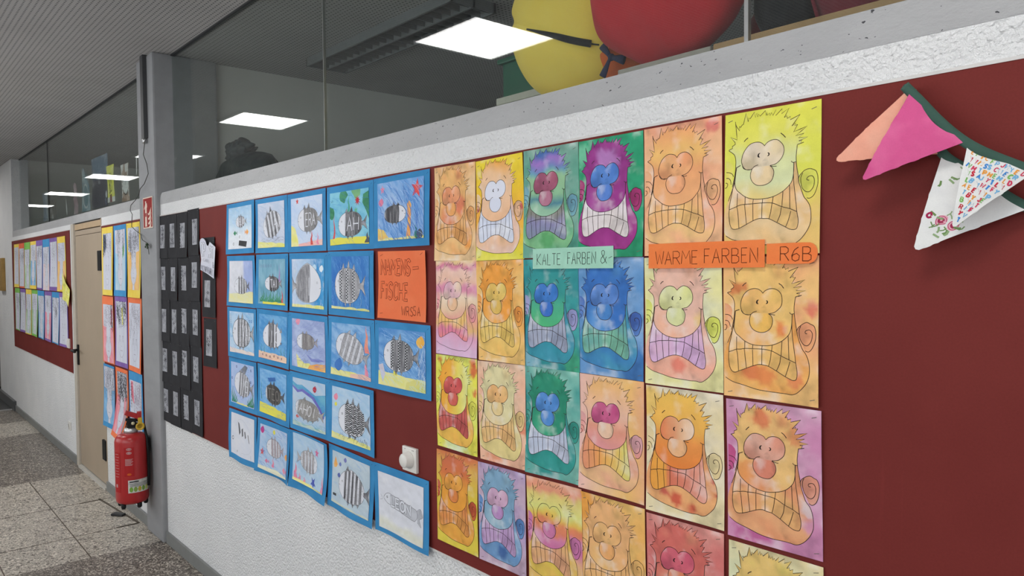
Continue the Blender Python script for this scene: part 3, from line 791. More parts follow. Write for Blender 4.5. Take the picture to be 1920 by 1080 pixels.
face(-1.418, 1.868, -.2, 13, q((95, 160, 140), (130, 175, 160), 1, spots=[(.9, .9, .2, A(70, 150, 130))]), bands([(.03, A(70, 110, 180)), (.09, A(160, 115, 195)), (.17, A(120, 130, 190)), (.2, A(100, 160, 185)), (.25, A(150, 195, 150)), (.42, A(140, 190, 150)), (.5, A(70, 130, 150)), (.56, A(150, 195, 165))], 2), q((170, 90, 115), (155, 80, 110), 3), q((180, 115, 140), (165, 95, 115), 4), bands([(.45, A(130, 140, 115)), (.6, A(135, 135, 130)), (.66, A(140, 138, 180)), (.75, A(130, 140, 165))], 5), q((130, 190, 135), (105, 175, 135), 6, spots=[(.45, .83, .15, A(80, 160, 95))]), q((105, 160, 180), (120, 175, 185), 7),
     'pale green monster face with a purple forehead band and dusky pink eyes')
face(-1.208, 1.867, -.1, 14, q((18, 150, 105), (40, 165, 120), 1, spots=[(.06, .12, .16, A(120, 205, 165))]), q((150, 45, 135), (168, 75, 155), 2, spots=[(.45, .22, .22, A(185, 130, 195))]), q((70, 120, 200), (85, 135, 210), 3), q((85, 130, 210), (105, 145, 215), 4), q((224, 214, 212), (228, 218, 222), 5), q((150, 35, 128), (165, 50, 140), 6), q((165, 40, 110), (170, 45, 115), 7),
     'bold purple monster face with blue eyes on a green ground')
face(-.995, 1.868, 0, 15, q((240, 185, 140), (238, 165, 130), 1, spots=[(.88, .06, .1, A(225, 120, 110))]), bands([(.05, A(240, 170, 110)), (.2, A(240, 190, 110)), (.32, A(238, 165, 110)), (.6, A(240, 175, 120))], 2), q((238, 160, 110), (236, 175, 120), 3), q((240, 168, 120), (238, 178, 118), 4), q((240, 190, 120), (240, 180, 125), 5), q((240, 195, 130), (240, 175, 135), 6), q((240, 180, 130), (238, 170, 125), 7),
     'soft orange monster face above the left part of the WARME FARBEN strip')
face(-.779, 1.867, -.2, 16, bands([(0, A(225, 222, 80)), (.4, A(222, 222, 85)), (.55, A(228, 215, 90)), (.7, A(230, 195, 110)), (.9, A(232, 190, 110)), (1, A(225, 205, 100))], 1), bands([(0, A(225, 222, 80)), (.18, A(225, 220, 95)), (.32, A(218, 222, 160)), (.5, A(215, 220, 170)), (.62, A(228, 205, 130))], 2), q((230, 208, 165), (225, 208, 185), 3), q((232, 205, 160), (225, 208, 175), 4), q((235, 195, 125), (232, 185, 130), 5), q((230, 198, 150), (232, 190, 130), 6), q((222, 222, 95), (228, 210, 95), 7),
     'large pale yellow monster face, rightmost in the top row above the R6B tag')
# ---- second row
ba = [(0, A(240, 205, 150)), (.06, A(220, 120, 160)), (.11, A(240, 200, 185)), (.2, A(236, 190, 165)), (.25, A(225, 145, 175)), (.3, A(225, 140, 170)), (.38, A(238, 215, 190)), (.5, A(236, 200, 165)), (.62, A(236, 160, 150)), (.7, A(232, 185, 120)), (.78, A(222, 160, 190)), (.9, A(222, 180, 210)), (1, A(225, 190, 220))]
b1 = bands(ba, 3); b2 = bands(ba, 8)
face(-1.840, 1.568, .1, 21, b1, b2, q((238, 210, 185), (222, 170, 190), 3), q((236, 190, 150), (228, 150, 165), 4), bands([(.5, A(240, 200, 120)), (.64, A(240, 190, 110)), (.7, A(225, 125, 160)), (.8, A(236, 140, 140))], 5), b1, q((236, 170, 165), (228, 140, 150), 7),
     'pink and cream banded monster face, leftmost in the second row')
face(-1.627, 1.567, .8, 22, q((244, 195, 115), (244, 175, 90), 1), q((244, 160, 60), (244, 172, 80), 2), q((230, 200, 110), (232, 190, 95), 3), q((226, 185, 90), (232, 190, 100), 4), q((234, 195, 100), (238, 205, 120), 5), q((240, 200, 110), (242, 190, 100), 6), q((242, 155, 65), (240, 165, 75), 7),
     'bright orange monster face with mustard yellow eyes, second row')
face(-1.418, 1.568, .4, 23, q((30, 140, 145), (60, 165, 165), 1, spots=[(.9, .92, .2, A(60, 170, 125)), (.1, .9, .2, A(130, 180, 200))]), bands([(.0, A(35, 145, 150)), (.3, A(40, 150, 145)), (.42, A(70, 175, 140)), (.6, A(75, 185, 125))], 2), q((40, 115, 195), (60, 125, 205), 3), q((45, 110, 200), (70, 135, 215), 4), q((155, 165, 190), (170, 175, 195), 5), q((40, 145, 165), (60, 150, 175), 6), q((150, 155, 205), (165, 160, 205), 7),
     'teal monster face with blue eyes and lilac ears below the KALTE FARBEN strip')
face(-1.209, 1.569, -.2, 24, q((90, 145, 200), (130, 170, 215), 1, spots=[(.9, .9, .3, A(45, 110, 180))]), q((45, 110, 190), (80, 145, 210), 2), q((70, 120, 195), (95, 140, 210), 3), q((65, 130, 200), (85, 145, 210), 4), q((120, 185, 160), (100, 165, 165), 5), q((50, 125, 185), (65, 150, 185), 6), q((60, 100, 180), (85, 130, 200), 7),
     'blue monster face with greenish teeth right of the teal one')
face(-.995, 1.567, .3, 25, q((232, 225, 160), (225, 225, 195), 1), q((238, 190, 170), (240, 180, 150), 2, spots=[(.75, .48, .13, A(230, 195, 120))]), q((224, 224, 150), (222, 222, 170), 3), q((218, 220, 160), (222, 220, 175), 4), q((216, 175, 215), (222, 180, 205), 5), q((240, 170, 145), (236, 185, 165), 6, spots=[(.45, .83, .1, A(230, 120, 100))]), q((220, 225, 100), (222, 225, 120), 7),
     'pink monster face with pale yellow eyes and lilac teeth')
face(-.781, 1.565, .3, 26, q((240, 190, 120), (238, 170, 120), 1, spots=[(.93, .35, .1, A(222, 110, 90))]), q((240, 195, 115), (238, 180, 110), 2, spots=[(.14, .22, .1, A(215, 110, 60)), (.24, .2, .06, A(220, 120, 70)), (.62, .5, .08, OR)]), q((236, 190, 105), (238, 185, 110), 3), q((238, 185, 90), (236, 190, 100), 4), q((240, 190, 110), (238, 185, 115), 5), q((238, 180, 100), (236, 165, 85), 6, spots=[(.3, .80, .12, A(226, 120, 70)), (.45, .82, .12, A(228, 130, 70)), (.75, .84, .1, A(228, 130, 80))]), q((236, 160, 115), (238, 170, 115), 7),
     'amber monster face with orange streaks, rightmost in the second row')
# ---- third row
face(-1.842, 1.268, .2, 31, q((232, 225, 80), (225, 230, 110), 1, spots=[(.9, .13, .12, A(215, 70, 50)), (.94, .35, .07, A(220, 80, 50)), (.1, .05, .06, A(220, 110, 50)), (.06, .42, .06, A(222, 100, 50)), (.9, .03, .1, A(222, 90, 50)), (.5, .95, .3, A(215, 230, 180))]), bands([(.1, A(242, 165, 50)), (.35, A(242, 180, 60)), (.55, A(235, 220, 100)), (.8, A(225, 230, 160))], 2, axis='u'), q((205, 75, 75), (215, 95, 90), 3), q((212, 95, 80), (220, 110, 90), 4), q((196, 85, 80), (210, 100, 90), 5), q((236, 190, 80), (240, 180, 80), 6), q((228, 225, 90), (220, 225, 90), 7),
     'yellow monster face with red eyes, red teeth and red dashes, leftmost in the third row')
face(-1.625, 1.268, 1.2, 32, q((240, 185, 155), (236, 200, 170), 1, spots=[(.92, .6, .15, A(228, 130, 95)), (.3, .97, .2, A(234, 150, 110))]), q((226, 215, 165), (230, 205, 150), 2), q((236, 190, 125), (236, 180, 115), 3), q((232, 205, 145), (230, 200, 140), 4), q((236, 185, 120), (232, 195, 130), 5), q((230, 210, 140), (226, 205, 140), 6), q((234, 200, 135), (232, 195, 140), 7),
     'cream monster face on a pink ground in the third row')
face(-1.417, 1.271, .8, 33, q((35, 145, 140), (130, 195, 180), 1, sc=2.0), q((25, 140, 110), (50, 165, 125), 2), q((65, 130, 200), (85, 145, 215), 3), q((75, 140, 210), (95, 155, 220), 4), q((196, 202, 222), (185, 195, 215), 5), q((25, 145, 135), (50, 155, 150), 6), q((35, 145, 130), (45, 155, 140), 7),
     'green monster face with blue eyes and pale grey teeth in the third row')
face(-1.209, 1.271, -.1, 34, bands([(0, A(238, 190, 180)), (.4, A(238, 195, 150)), (.75, A(240, 190, 110)), (1, A(238, 175, 130))], 1, axis='u'), bands([(.05, A(240, 185, 120)), (.3, A(238, 190, 165)), (.45, A(232, 155, 130)), (.62, A(226, 150, 150))], 2), q((196, 75, 130), (205, 95, 140), 3), q((236, 195, 165), (232, 165, 140), 4), bands([(.1, A(230, 150, 110)), (.3, A(236, 160, 85)), (.5, A(236, 190, 95)), (.7, A(228, 210, 110)), (.9, A(220, 215, 120))], 5, axis='u'), q((236, 190, 135), (230, 165, 135), 6), q((222, 165, 170), (230, 150, 135), 7),
     'peach monster face with magenta eyes and yellow teeth in the third row')
face(-.992, 1.266, .4, 35, q((232, 215, 170), (235, 222, 195), 1, spots=[(.05, .12, .2, A(240, 195, 90))]), bands([(.05, A(244, 190, 85)), (.28, A(244, 180, 80)), (.4, A(238, 150, 70)), (.6, A(232, 130, 50))], 2), bands([(.1, A(222, 100, 60)), (.3, A(230, 140, 90)), (.5, A(236, 190, 150)), (.65, A(238, 220, 205))], 3, axis='u'), q((236, 180, 130), (232, 165, 110), 4), bands([(.08, A(236, 160, 60)), (.24, A(236, 165, 65)), (.3, A(215, 110, 80)), (.5, A(222, 130, 105)), (.8, A(236, 170, 150))], 5, axis='u', wob=.02), q((236, 175, 115), (232, 160, 105), 6, spots=[(.4, .86, .09, A(205, 70, 50)), (.62, .9, .08, A(205, 75, 55)), (.25, .82, .06, A(205, 80, 70)), (.87, .66, .035, A(195, 60, 40)), (.9, .76, .03, A(195, 60, 40))]), q((232, 212, 160), (230, 205, 150), 7),
     'monster face with orange spots and mixed orange and pink teeth in the third row')
face(-.774, 1.262, .5, 36, q((205, 135, 175), (215, 165, 192), 1, spots=[(.3, .93, .25, A(190, 85, 145))]), q((236, 190, 120), (228, 150, 100), 2, spots=[(.4, .1, .12, A(218, 110, 70)), (.75, .2, .12, A(225, 140, 90)), (.2, .52, .14, A(232, 150, 80))]), q((226, 150, 125), (222, 170, 150), 3), q((218, 130, 105), (228, 155, 120), 4), q((236, 180, 115), (226, 150, 105), 5), q((232, 170, 120), (226, 150, 105), 6, spots=[(.86, .68, .1, A(215, 195, 200)), (.9, .78, .1, A(205, 140, 175))]), q((226, 150, 125), (222, 160, 140), 7),
     'speckled orange monster face on a lilac pink ground', earl=q((185, 55, 115), (195, 80, 135), 8))
# ---- bottom row
face(-1.845, .959, -.2, 41, bands([(0, A(215, 120, 70)), (.15, A(222, 170, 80)), (.4, A(224, 195, 60)), (1, A(226, 205, 70))], 1), bands([(.05, A(210, 110, 70)), (.2, A(215, 115, 60)), (.32, A(234, 160, 55)), (.6, A(236, 160, 50))], 2), q((236, 170, 70), (232, 155, 60), 3), q((222, 130, 60), (228, 145, 65), 4), q((230, 155, 75), (226, 140, 75), 5), q((236, 170, 65), (232, 160, 60), 6), q((196, 80, 40), (205, 95, 45), 7),
     'deep orange monster face on yellow, leftmost in the bottom row')
face(-1.629, .960, .7, 42, q((196, 168, 190), (184, 160, 198), 1), q((125, 165, 195), (145, 180, 200), 2), q((212, 172, 196), (205, 165, 195), 3), q((186, 142, 195), (195, 155, 200), 4), q((186, 152, 198), (196, 165, 205), 5), q((100, 145, 195), (125, 165, 205), 6, spots=[(.5, .84, .12, A(45, 85, 150))]), q((85, 130, 190), (100, 145, 200), 7),
     'lavender and blue monster face with pink eyes and lilac teeth in the bottom row')
bb = [(0, A(232, 165, 130)), (.08, A(232, 150, 120)), (.13, A(228, 205, 120)), (.26, A(222, 222, 130)), (.33, A(232, 195, 80)), (.38, A(228, 135, 90)), (.45, A(226, 130, 100)), (.5, A(215, 130, 170)), (.6, A(205, 110, 160)), (.68, A(230, 180, 130)), (1, A(228, 190, 90))]
c1 = bands(bb, 3); c2 = bands(bb, 6)
face(-1.412, .964, 1.4, 43, c1, c2, bands(bb, 4), q((205, 120, 165), (215, 150, 180), 4), q((226, 165, 125), (232, 180, 120), 5), q((226, 195, 80), (230, 185, 90), 6), q((206, 120, 170), (200, 110, 165), 7),
     'monster face striped in yellow, orange and pink in the bottom row')
face(-1.206, .964, .8, 44, q((240, 180, 95), (236, 190, 110), 1, spots=[(.06, .1, .25, A(240, 160, 60))]), q((238, 180, 120), (236, 185, 115), 2), q((238, 178, 115), (236, 185, 120), 3), q((238, 172, 105), (236, 180, 115), 4), q((238, 185, 120), (236, 180, 115), 5), q((238, 180, 115), (236, 185, 120), 6), q((238, 185, 110), (236, 180, 115), 7),
     'plain apricot monster face cut off by the picture edge in the bottom row')
face(-.991, .961, .8, 45, q((212, 115, 110), (224, 150, 140), 1), q((212, 105, 95), (226, 145, 115), 2), q((205, 85, 110), (215, 100, 115), 3), q((222, 130, 90), (226, 145, 110), 4), q((226, 150, 120), (222, 135, 110), 5), q((222, 130, 110), (226, 150, 120), 6), q((215, 110, 110), (222, 130, 120), 7),
     'red toned monster face in the bottom row')
face(-.770, .955, .5, 46, q((222, 222, 180), (232, 215, 165), 1), q((232, 195, 115), (226, 205, 110), 2), q((222, 205, 110), (228, 200, 120), 3), q((230, 195, 120), (226, 200, 120), 4), q((232, 200, 130), (230, 190, 120), 5), q((230, 195, 120), (226, 200, 130), 6), q((230, 205, 130), (226, 200, 120), 7),
     'pale yellow monster face rightmost in the bottom row')

# ---- lettered strips pinned over the faces
PEN = L(45, 42, 40)
def strip(name, w, h, c, strokes, x, z, rot, label, outline=None, y=-.013, seed=3):
    r = random.Random(seed)
    def wp(a, b): return -.0015 * (1 + np.sin(a * 25 + seed)) - .002 * np.clip(-b / h, 0, 1)
    o = sheet(name, w, h, q(c, tuple(min(255, k + 8) for k in c), seed, 5, amt=.03), [], strokes, wp, None, .012, outline, loc=(x, y, z), rot=(0, R(-rot), 0))
    return tag(o, label, 'sign')
S = [(p, .0016, PEN) for p in text('KALTE', .06, .27, .055, .54, .33, wob=.02) + text('FARBEN', .462, .25, .0455, .54, .33, wob=.03, seed=3) + text('&', .848, .18, .075, .60)]
S += [([(.06, .48), (.075, .62)], .001, PEN), ([(.945, .55), (.985, .47)], .0012, PEN)]
strip('lettering_strip', .29, .055, (158, 208, 186), S, -1.336, 1.718, .2, 'mint green paper strip lettered KALTE FARBEN')
S = [(p, .0016, L(95, 40, 15)) for p in text('WARME', .07, .32, .064, .52, .2, wob=.03) + text('FARBEN', .515, .27, .060, .54, .31, wob=.03, seed=5)]
strip('lettering_strip', .297, .057, (238, 120, 52), S, -.936, 1.719, .3, 'orange paper strip lettered WARME FARBEN')
S = [(p, .0017, L(95, 40, 15)) for p in text('R6B', .28, .20, .17, .66, .28, wob=.03)]
ol = [(0, 0.02), (.72, 0)] + [(.82 + .18 * math.sin(a), .5 - .5 * math.cos(a)) for a in np.linspace(.2, 2.9, 9)] + [(.74, 1), (0, 1)]
strip('lettering_tag', .106, .042, (238, 120, 52), S, -.730, 1.719, 0, 'small orange paper tag with a rounded end lettered R6B', ol, -.0125)

# outlined lettering: a wide dark stroke with a narrower paper-coloured one above it
def outlined(strokes, w, line, fill, n=4):
    def ext(p):
        p = (smooth(p, n) if len(p) > 4 else np.array(p, float)); e = np.array([.0034, .0046])
        a = p[0] - p[1]; b = p[-1] - p[-2]
        return np.concatenate([[p[0] + a / np.hypot(*a) * e], p, [p[-1] + b / np.hypot(*b) * e]])
    d = [(ext(p), w + .0034, line) for p in strokes]
    f = [(smooth(p, n) if len(p) > 4 else np.array(p), w, fill) for p in strokes]
    return d, f
ORG = A(236, 112, 62)
s1 = text('NAMENS', .065, .13, .086, .215, .24, slant=.22) + text('FiSCHE', .065, .465, .088, .235, .26, slant=.1, rise=.02)
dk, fi = outlined(s1, .0068, L(95, 34, 20), ORG)
o = sheet('title_sign', .297, .237, q((236, 112, 62), (238, 120, 70), 3, amt=.03), [], dk, page_warp(5, .006), None, .012, loc=(-2.146, -.0075, 1.635), rot=(0, R(.5), 0))
tag(o, 'orange title sheet lettered NAMENS-FISCHE WRS 5A among the fish cards', 'sign')
hy = [(np.array([(.74, .25), (.86, .24)]), .0095, L(105, 40, 25))]
hy2 = [(np.array([(.743, .25), (.857, .24)]), .0066, ORG)]
sm = [(p, .0018, L(90, 25, 15)) for p in text('WRS', .50, .80, .06, .13, .35, rise=.02) + text('5A', .74, .79, .06, .13, .35)]
sm += [([(.05, .07), (.11, .045)], .0012, L(120, 60, 40)), ([(.9, .06), (.95, .03)], .0012, L(120, 60, 40)), ([(.05, .93), (.11, .92)], .0012, L(120, 60, 40))]
def overlay(o, strokes, W, H, lift, warp, off=(0, 0, 0), name='lettering'):
    """more ink on the sheet o, as part of its own mesh"""
    t = sheet(name, W, H, flat((0, 0, 0)), [], strokes, warp, None, max(W, H), off=off, lift=lift)
    me = t.data; bm = bmesh.new(); bm.from_mesh(me)
    bmesh.ops.delete(bm, geom=[f for f in bm.faces if len(f.verts) == 3], context='FACES')
    bm2 = bmesh.new(); bm2.from_mesh(o.data); 
    bm.to_mesh(me); bm.free(); bm2.free()
    # join by hand: copy geometry and colours
    a, b = o.data, me
    va = np.zeros(len(a.vertices) * 3); a.vertices.foreach_get('co', va); vb = np.zeros(len(b.vertices) * 3); b.vertices.foreach_get('co', vb)
    na = len(a.vertices)
    faces = [list(p.vertices) for p in a.polygons] + [[i + na for i in p.vertices] for p in b.polygons]
    ca = np.zeros(len(a.loops) * 4); a.color_attributes['Col'].data.foreach_get('color', ca)
    cb = np.zeros(len(b.loops) * 4); b.color_attributes['Col'].data.foreach_get('color', cb)
    me2 = bpy.data.meshes.new(o.name); me2.from_pydata(np.concatenate([va, vb]).reshape(-1, 3).tolist(), [], faces)
    at = me2.color_attributes.new('Col', 'FLOAT_COLOR', 'CORNER'); at.data.foreach_set('color', np.concatenate([ca, cb]).astype(np.float32))
    for m in a.materials: me2.materials.append(m)
    nm = o.name; o.data = me2
    bpy.data.objects.remove(t)
    return o
overlay(o, fi + hy + sm, .297, .237, .00072, page_warp(5, .006))
overlay(o, hy2, .297, .237, .00110, page_warp(5, .006))
# =================================================================== fish pictures on blue card
GREY = L(70, 70, 76); BLK = L(28, 28, 32); BLUE1, BLUE2 = A(38, 128, 184), A(48, 138, 194)
def fish(cx, cy, rx, ry, face='l', fill='stripe', dens=12, ink=GREY, white=A(222, 224, 232), grey=A(165, 165, 170), dark=A(95, 95, 100), tail=True, spikes=2, fins=2, word='', lw=.0011, headw=.32, rot=0.0, seed=1, wordcol=None, top=0.0):
    r = random.Random(seed); d = 1 if face == 'l' else -1      # the head end
    ca, sa = math.cos(rot), math.sin(rot)
    def M(p):
        p = np.asarray(p, float); x = p[:, 0] * d * -1 * rx; y = p[:, 1] * ry      # local: head at +1 on x
        k = rx / ry
        return np.stack([cx + x * ca - y * sa * k * .7, cy + x * sa / k * 1.4 + y * ca], -1)
    body = []
    for k in range(40):
        t = 2 * math.pi * k / 40; c, s = math.cos(t), math.sin(t)
        body.append((np.sign(c) * abs(c) ** .85, np.sign(s) * abs(s) ** .9 * (1 + (top if s < 0 else 0) * (1 - abs(c)))))
    regs = [(M(body), flat(white))]; st = []
    if tail:
        tl = [(-.92, -.12), (-1.12, -.2), (-1.38, -.62), (-1.26, 0), (-1.40, .55), (-1.12, .2), (-.92, .12)]
        regs.append((M(tl), pencil(grey, dark, seed, .3))); st.append((M(tl), lw, ink))
    st.append((M(body + body[:1]), lw, ink))
    # patterned hind part: bands from the head line to the tail
    hx = 1 - 2 * headw
    xs = np.linspace(hx, -.93, dens + 1)
    def half(x): return (max(0.0, 1 - abs(x) ** (2 / .85))) ** .45 * .97
    def up(x): return half(x) * (1 + top * max(0.0, 1 - abs(x) ** (1 / .85)))
    for i in range(dens):
        a, b = xs[i], xs[i + 1]
        plainband = fill == 'stripe' and i % 2 == 1
        if fill == 'scatter' and r.random() < .3: continue
        n = 5
        p = [(a + (b - a) * k / n, -up(a + (b - a) * k / n)) for k in range(n + 1)] + [(b + (a - b) * k / n, half(b + (a - b) * k / n)) for k in range(n + 1)]
        c1, c2 = (grey, dark) if fill != 'zebra' else (A(225, 225, 230), A(30, 30, 34))
        if fill == 'zebra': ff = flat(A(215, 217, 224))
        elif fill == 'check' and i % 3 == 0: ff = flat(A(215, 216, 222))
        elif plainband: ff = pencil(white * .95, white * .80, seed + i, 1.2, 24)
        else: ff = pencil(c1, c2, seed + i, .9 + .5 * r.random(), 30)
        regs.append((M(p), ff))
        st.append((smooth(M([(a, -up(a)), (a + r.uniform(-.03, .04), -.4 * half(a)), (a + r.uniform(-.03, .04), .3 * half(a)), (a, half(a))]), 4), lw * .8, ink))
        if fill in ('stripe', 'dense', 'scatter', 'check') and not (fill == 'check' and i % 3 == 0):
            if plainband:
                for k in range(4):
                    y = -up((a + b) / 2) * .85 + (k + r.uniform(-.3, .3)) * half((a + b) / 2) * .55
                    st.append((M([(a, y), ((a + b) / 2, y + r.uniform(-.06, .06)), (b, y + r.uniform(-.05, .05))]), lw * .4, ink))
            elif True:                                  # close zigzag shading, top to bottom
                y0, y1 = -up((a + b) / 2) * .96, half((a + b) / 2) * .96
                nz = max(6, int(30 * (y1 - y0) * ry / .3)); zz = []
                for k in range(nz + 1):
                    zz.append(((a if k % 2 else b) + r.uniform(-.012, .012), y0 + (y1 - y0) * k / nz + r.uniform(-.02, .02)))
                st.append((M(zz), lw * .55, ink * .8))
                st.append((M([(a + (b - a) * .5 + r.uniform(-.03, .03), y0 + (y1 - y0) * k / 6) for k in range(7)]), lw * .5, ink))
        if fill == 'zebra' or (fill == 'check' and i % 3 == 0):      # bold black strokes across the band
            y = -up((a + b) / 2) * .92; k = 0
            while y < half((a + b) / 2) * .92:
                dy = (.10 if i % 2 else -.10) + r.uniform(-.03, .03)
                x0_, x1_ = (a, b) if fill == 'zebra' else (a + (b - a) * (.05 if k % 2 else .5), a + (b - a) * (.5 if k % 2 else .95))
                st.append((M([(x0_, y), (x1_, y + (dy if fill == 'zebra' else .01))]), .0036 if fill == 'zebra' else .0048, L(26, 26, 30)))
                y += r.uniform(.10, .15) if fill == 'zebra' else .085; k += 1
    hl = [(hx + .05 * math.sin(k), -up(hx) + (half(hx) + up(hx)) * k / 4) for k in range(5)]
    st.append((smooth(M(hl), 3), lw, ink))
    ey = M([(.72 + .05 * math.cos(k), -.25 + .06 * math.sin(k)) for k in np.linspace(0, 6.3, 8)]); st.append((ey, lw, ink))
    st.append((M([(1.0, .05), (.88, .09)]), lw, ink))
    for k in range(spikes):
        x = .35 - k * .42; h = up(x)
        tri = [(x + .10, -h), (x - .06, -h - .36 - .1 * (k % 2)), (x - .14, -h)]
        regs.append((M(tri), pencil(grey, dark, seed + 40 + k))); st.append((M(tri), lw * .8, ink))
    for k in range(fins):
        x = .15 - k * .36; h = half(x)
        tri = [(x + .07, h), (x - .02, h + .26), (x - .10, h)]
        regs.append((M(tri), pencil(grey, dark, seed + 60 + k))); st.append((M(tri), lw * .8, ink))
    if word:
        n = len(word); wcol = white if wordcol is None else wordcol
        x0 = hx - .12; span = (x0 + .80); wd = span / (n * 1.25)
        for k, ch in enumerate(word):
            for g in G.get(ch, []):
                px = [((x0 - (k * 1.25 + gx) * wd) * (1 if d == 1 else -1) * 1, -(gy - .5) * 1.15 * half(x0 - k * wd * 1.25 - wd * .5)) for gx, gy in g]
                st.append((M(px), .0042, wcol))
    return regs, st

def blobp(cx, cy, r, n=10, seed=0, sq=1.0):
    q_ = random.Random(seed)
    return smooth([(cx + r * sq * math.cos(6.283 * k / n) * q_.uniform(.75, 1.2), cy + r * 1.35 * math.sin(6.283 * k / n) * q_.uniform(.75, 1.2)) for k in range(n)], 3, True)
def star(cx, cy, r, n=5, rot=0):
    return [(cx + (r if k % 2 == 0 else r * .42) * math.sin(rot + math.pi * k / n), cy - 1.4 * (r if k % 2 == 0 else r * .42) * math.cos(rot + math.pi * k / n)) for k in range(2 * n)]
def ground(h0, h1=None, seed=0, x0=0.0, x1=1.0):
    r = random.Random(seed); h1 = h0 if h1 is None else h1; n = 10
    return [(x0, 1)] + [(x0 + (x1 - x0) * k / n, h0 + (h1 - h0) * k / n + r.uniform(-.012, .012)) for k in range(n + 1)] + [(x1, 1)]
def weed(x, h, w=.03, seed=0, base=.98):
    r = random.Random(seed); n = 5
    a = [(x - w / 2 * (1 - k / n) + .015 * math.sin(k * 2 + seed), base - h * k / n) for k in range(n + 1)]
    b = [(x + w / 2 * (1 - k / n) + .015 * math.sin(k * 2 + seed), base - h * k / n) for k in range(n, -1, -1)]
    return a + b
def small_fish(cx, cy, r, d=1): return [(cx - d * r, cy), (cx, cy - r * .9), (cx + d * r * .6, cy), (cx + d * r * 1.2, cy - r * .8), (cx + d * r * 1.2, cy + r * .8), (cx + d * r * .6, cy), (cx, cy + r * .9)]
YS = pencil(A(226, 224, 120), A(232, 228, 170), 3); YB = pencil(A(232, 222, 60), A(226, 220, 90), 4); GR = pencil(A(40, 120, 85), A(70, 150, 110), 5)
PINK = pencil(A(230, 120, 150), A(235, 160, 180), 6); REDC = pencil(A(205, 60, 55), A(215, 90, 85), 7); ORC = pencil(A(236, 150, 70), A(240, 190, 110), 8)
def scrib(n, c, seed, w=.0007, box_=(0, 0, 1, 1), ln=.16, ang=.4):
    r = random.Random(seed); out = []
    for k in range(int(n * 1.8)):
        x = r.uniform(box_[0], box_[2]); y = r.uniform(box_[1], box_[3]); a = ang + r.uniform(-.35, .35); l = ln * r.uniform(.5, 1.3)
        m = [(x + l * t * math.cos(a) + .015 * math.sin(4 * t), y + l * t * math.sin(a) * 1.3) for t in (0, .33, .66, 1)]
        out.append(([(min(1, max(0, u)), min(1, max(0, v))) for u, v in m], w, c * r.uniform(1.0, 1.35)))
    return out
LB = L(120, 165, 215); MB_ = L(60, 115, 190)
FISH = []
def add(col, row, x, z, rot, bg, fish_, extra, strokes, label, sheet_=(0, 0, 0), amp=.006): FISH.append((x, z, rot, bg, fish_, extra, strokes, label, sheet_, amp))
f = fish
# row 1
add(1, 1, -3.550, 1.894, .3, bands([(0, A(165, 200, 228)), (.35, A(190, 215, 235)), (.7, A(222, 228, 236)), (1, A(225, 228, 235))], 1),
    f(.50, .36, .20, .13, dens=6, word='ELIO', seed=1), [(small_fish(.26, .62, .07), GR), (small_fish(.78, .62, .08, -1), ORC), ([(.42, .80), (.78, .84), (.74, .97), (.40, .92)], pencil(A(40, 40, 44), A(60, 60, 64), 2))],
    scrib(16, LB, 2, box_=(0, 0, .9, .4)) + [(blobp(.2, .88, .02), .002, BLK), (blobp(.45, .72, .02), .002, GREY)], 'blue card with a tiny striped fish above a black rectangle, top row far left')
add(2, 1, -3.198, 1.891, -.4, pencil(A(205, 212, 228), A(185, 200, 222), 3),
    f(.55, .50, .34, .26, dens=8, word='IA', tail=False, seed=2, rot=-.3, headw=.2, top=.2), [(ground(.86, .92, 3), YS)], scrib(40, L(140, 160, 190), 4) + scrib(14, L(110, 110, 125), 5, box_=(.1, .78, .8, .88), ang=0), 'blue card with a pale pencil fish over yellow sand, second in the top row')
add(3, 1, -2.847, 1.889, .1, pencil(A(190, 208, 235), A(205, 218, 238), 5),
    f(.54, .47, .33, .24, dens=9, word='ERA', fill='dense', grey=A(170, 168, 168), dark=A(125, 124, 126), seed=3), [([(0, .55), (.12, .62), (.2, .85), (.22, 1), (0, 1)], YS), ([(.22, .95), (1, .88), (1, 1), (.22, 1)], pencil(A(236, 200, 190), A(238, 180, 175), 4)), (weed(.66, .3, .09, 1), REDC), (weed(.86, .24, .07, 2), PINK), (star(.2, .07, .05), REDC)],
    scrib(26, LB, 6) + [([(.3, .62), (.3, .94)], .0014, MB_)], 'blue card with a round grey fish lettered ERA beside a yellow hill')
add(4, 1, -2.494, 1.889, 0, pencil(A(110, 185, 215), A(140, 205, 225), 6),
    f(.54, .62, .30, .23, dens=8, fill='dense', word='AH', dark=A(70, 70, 75), spikes=2, seed=4, ink=BLK), [(blobp(.36, .08, .1, seed=2), GR), (blobp(.70, .02, .11, seed=3), pencil(A(110, 170, 120), A(130, 185, 130), 7)), ([(.86, .1), (1, .05), (1, .55), (.93, .4), (.84, .25)], GR), (blobp(.03, .38, .09, seed=5), GR), (star(.72, .20, .075, 9), flat(A(185, 35, 50))), (star(.68, .38, .05, 6), pencil(A(100, 185, 140), A(120, 200, 150), 3)), (weed(.12, .55, .07, 3), REDC), (weed(.5, .35, .06, 5, .4), pencil(A(70, 160, 130), A(100, 180, 150), 3)), (ground(.87, .86, 2), YB), (weed(.96, .2, .12, 4), flat(A(80, 85, 95)))],
    scrib(24, MB_, 7) + [(p, .0012, L(40, 80, 60)) for p in text('Jhanell', .04, .13, .03, .05)], 'blue card with a dark tailed fish among green weed and a red star')
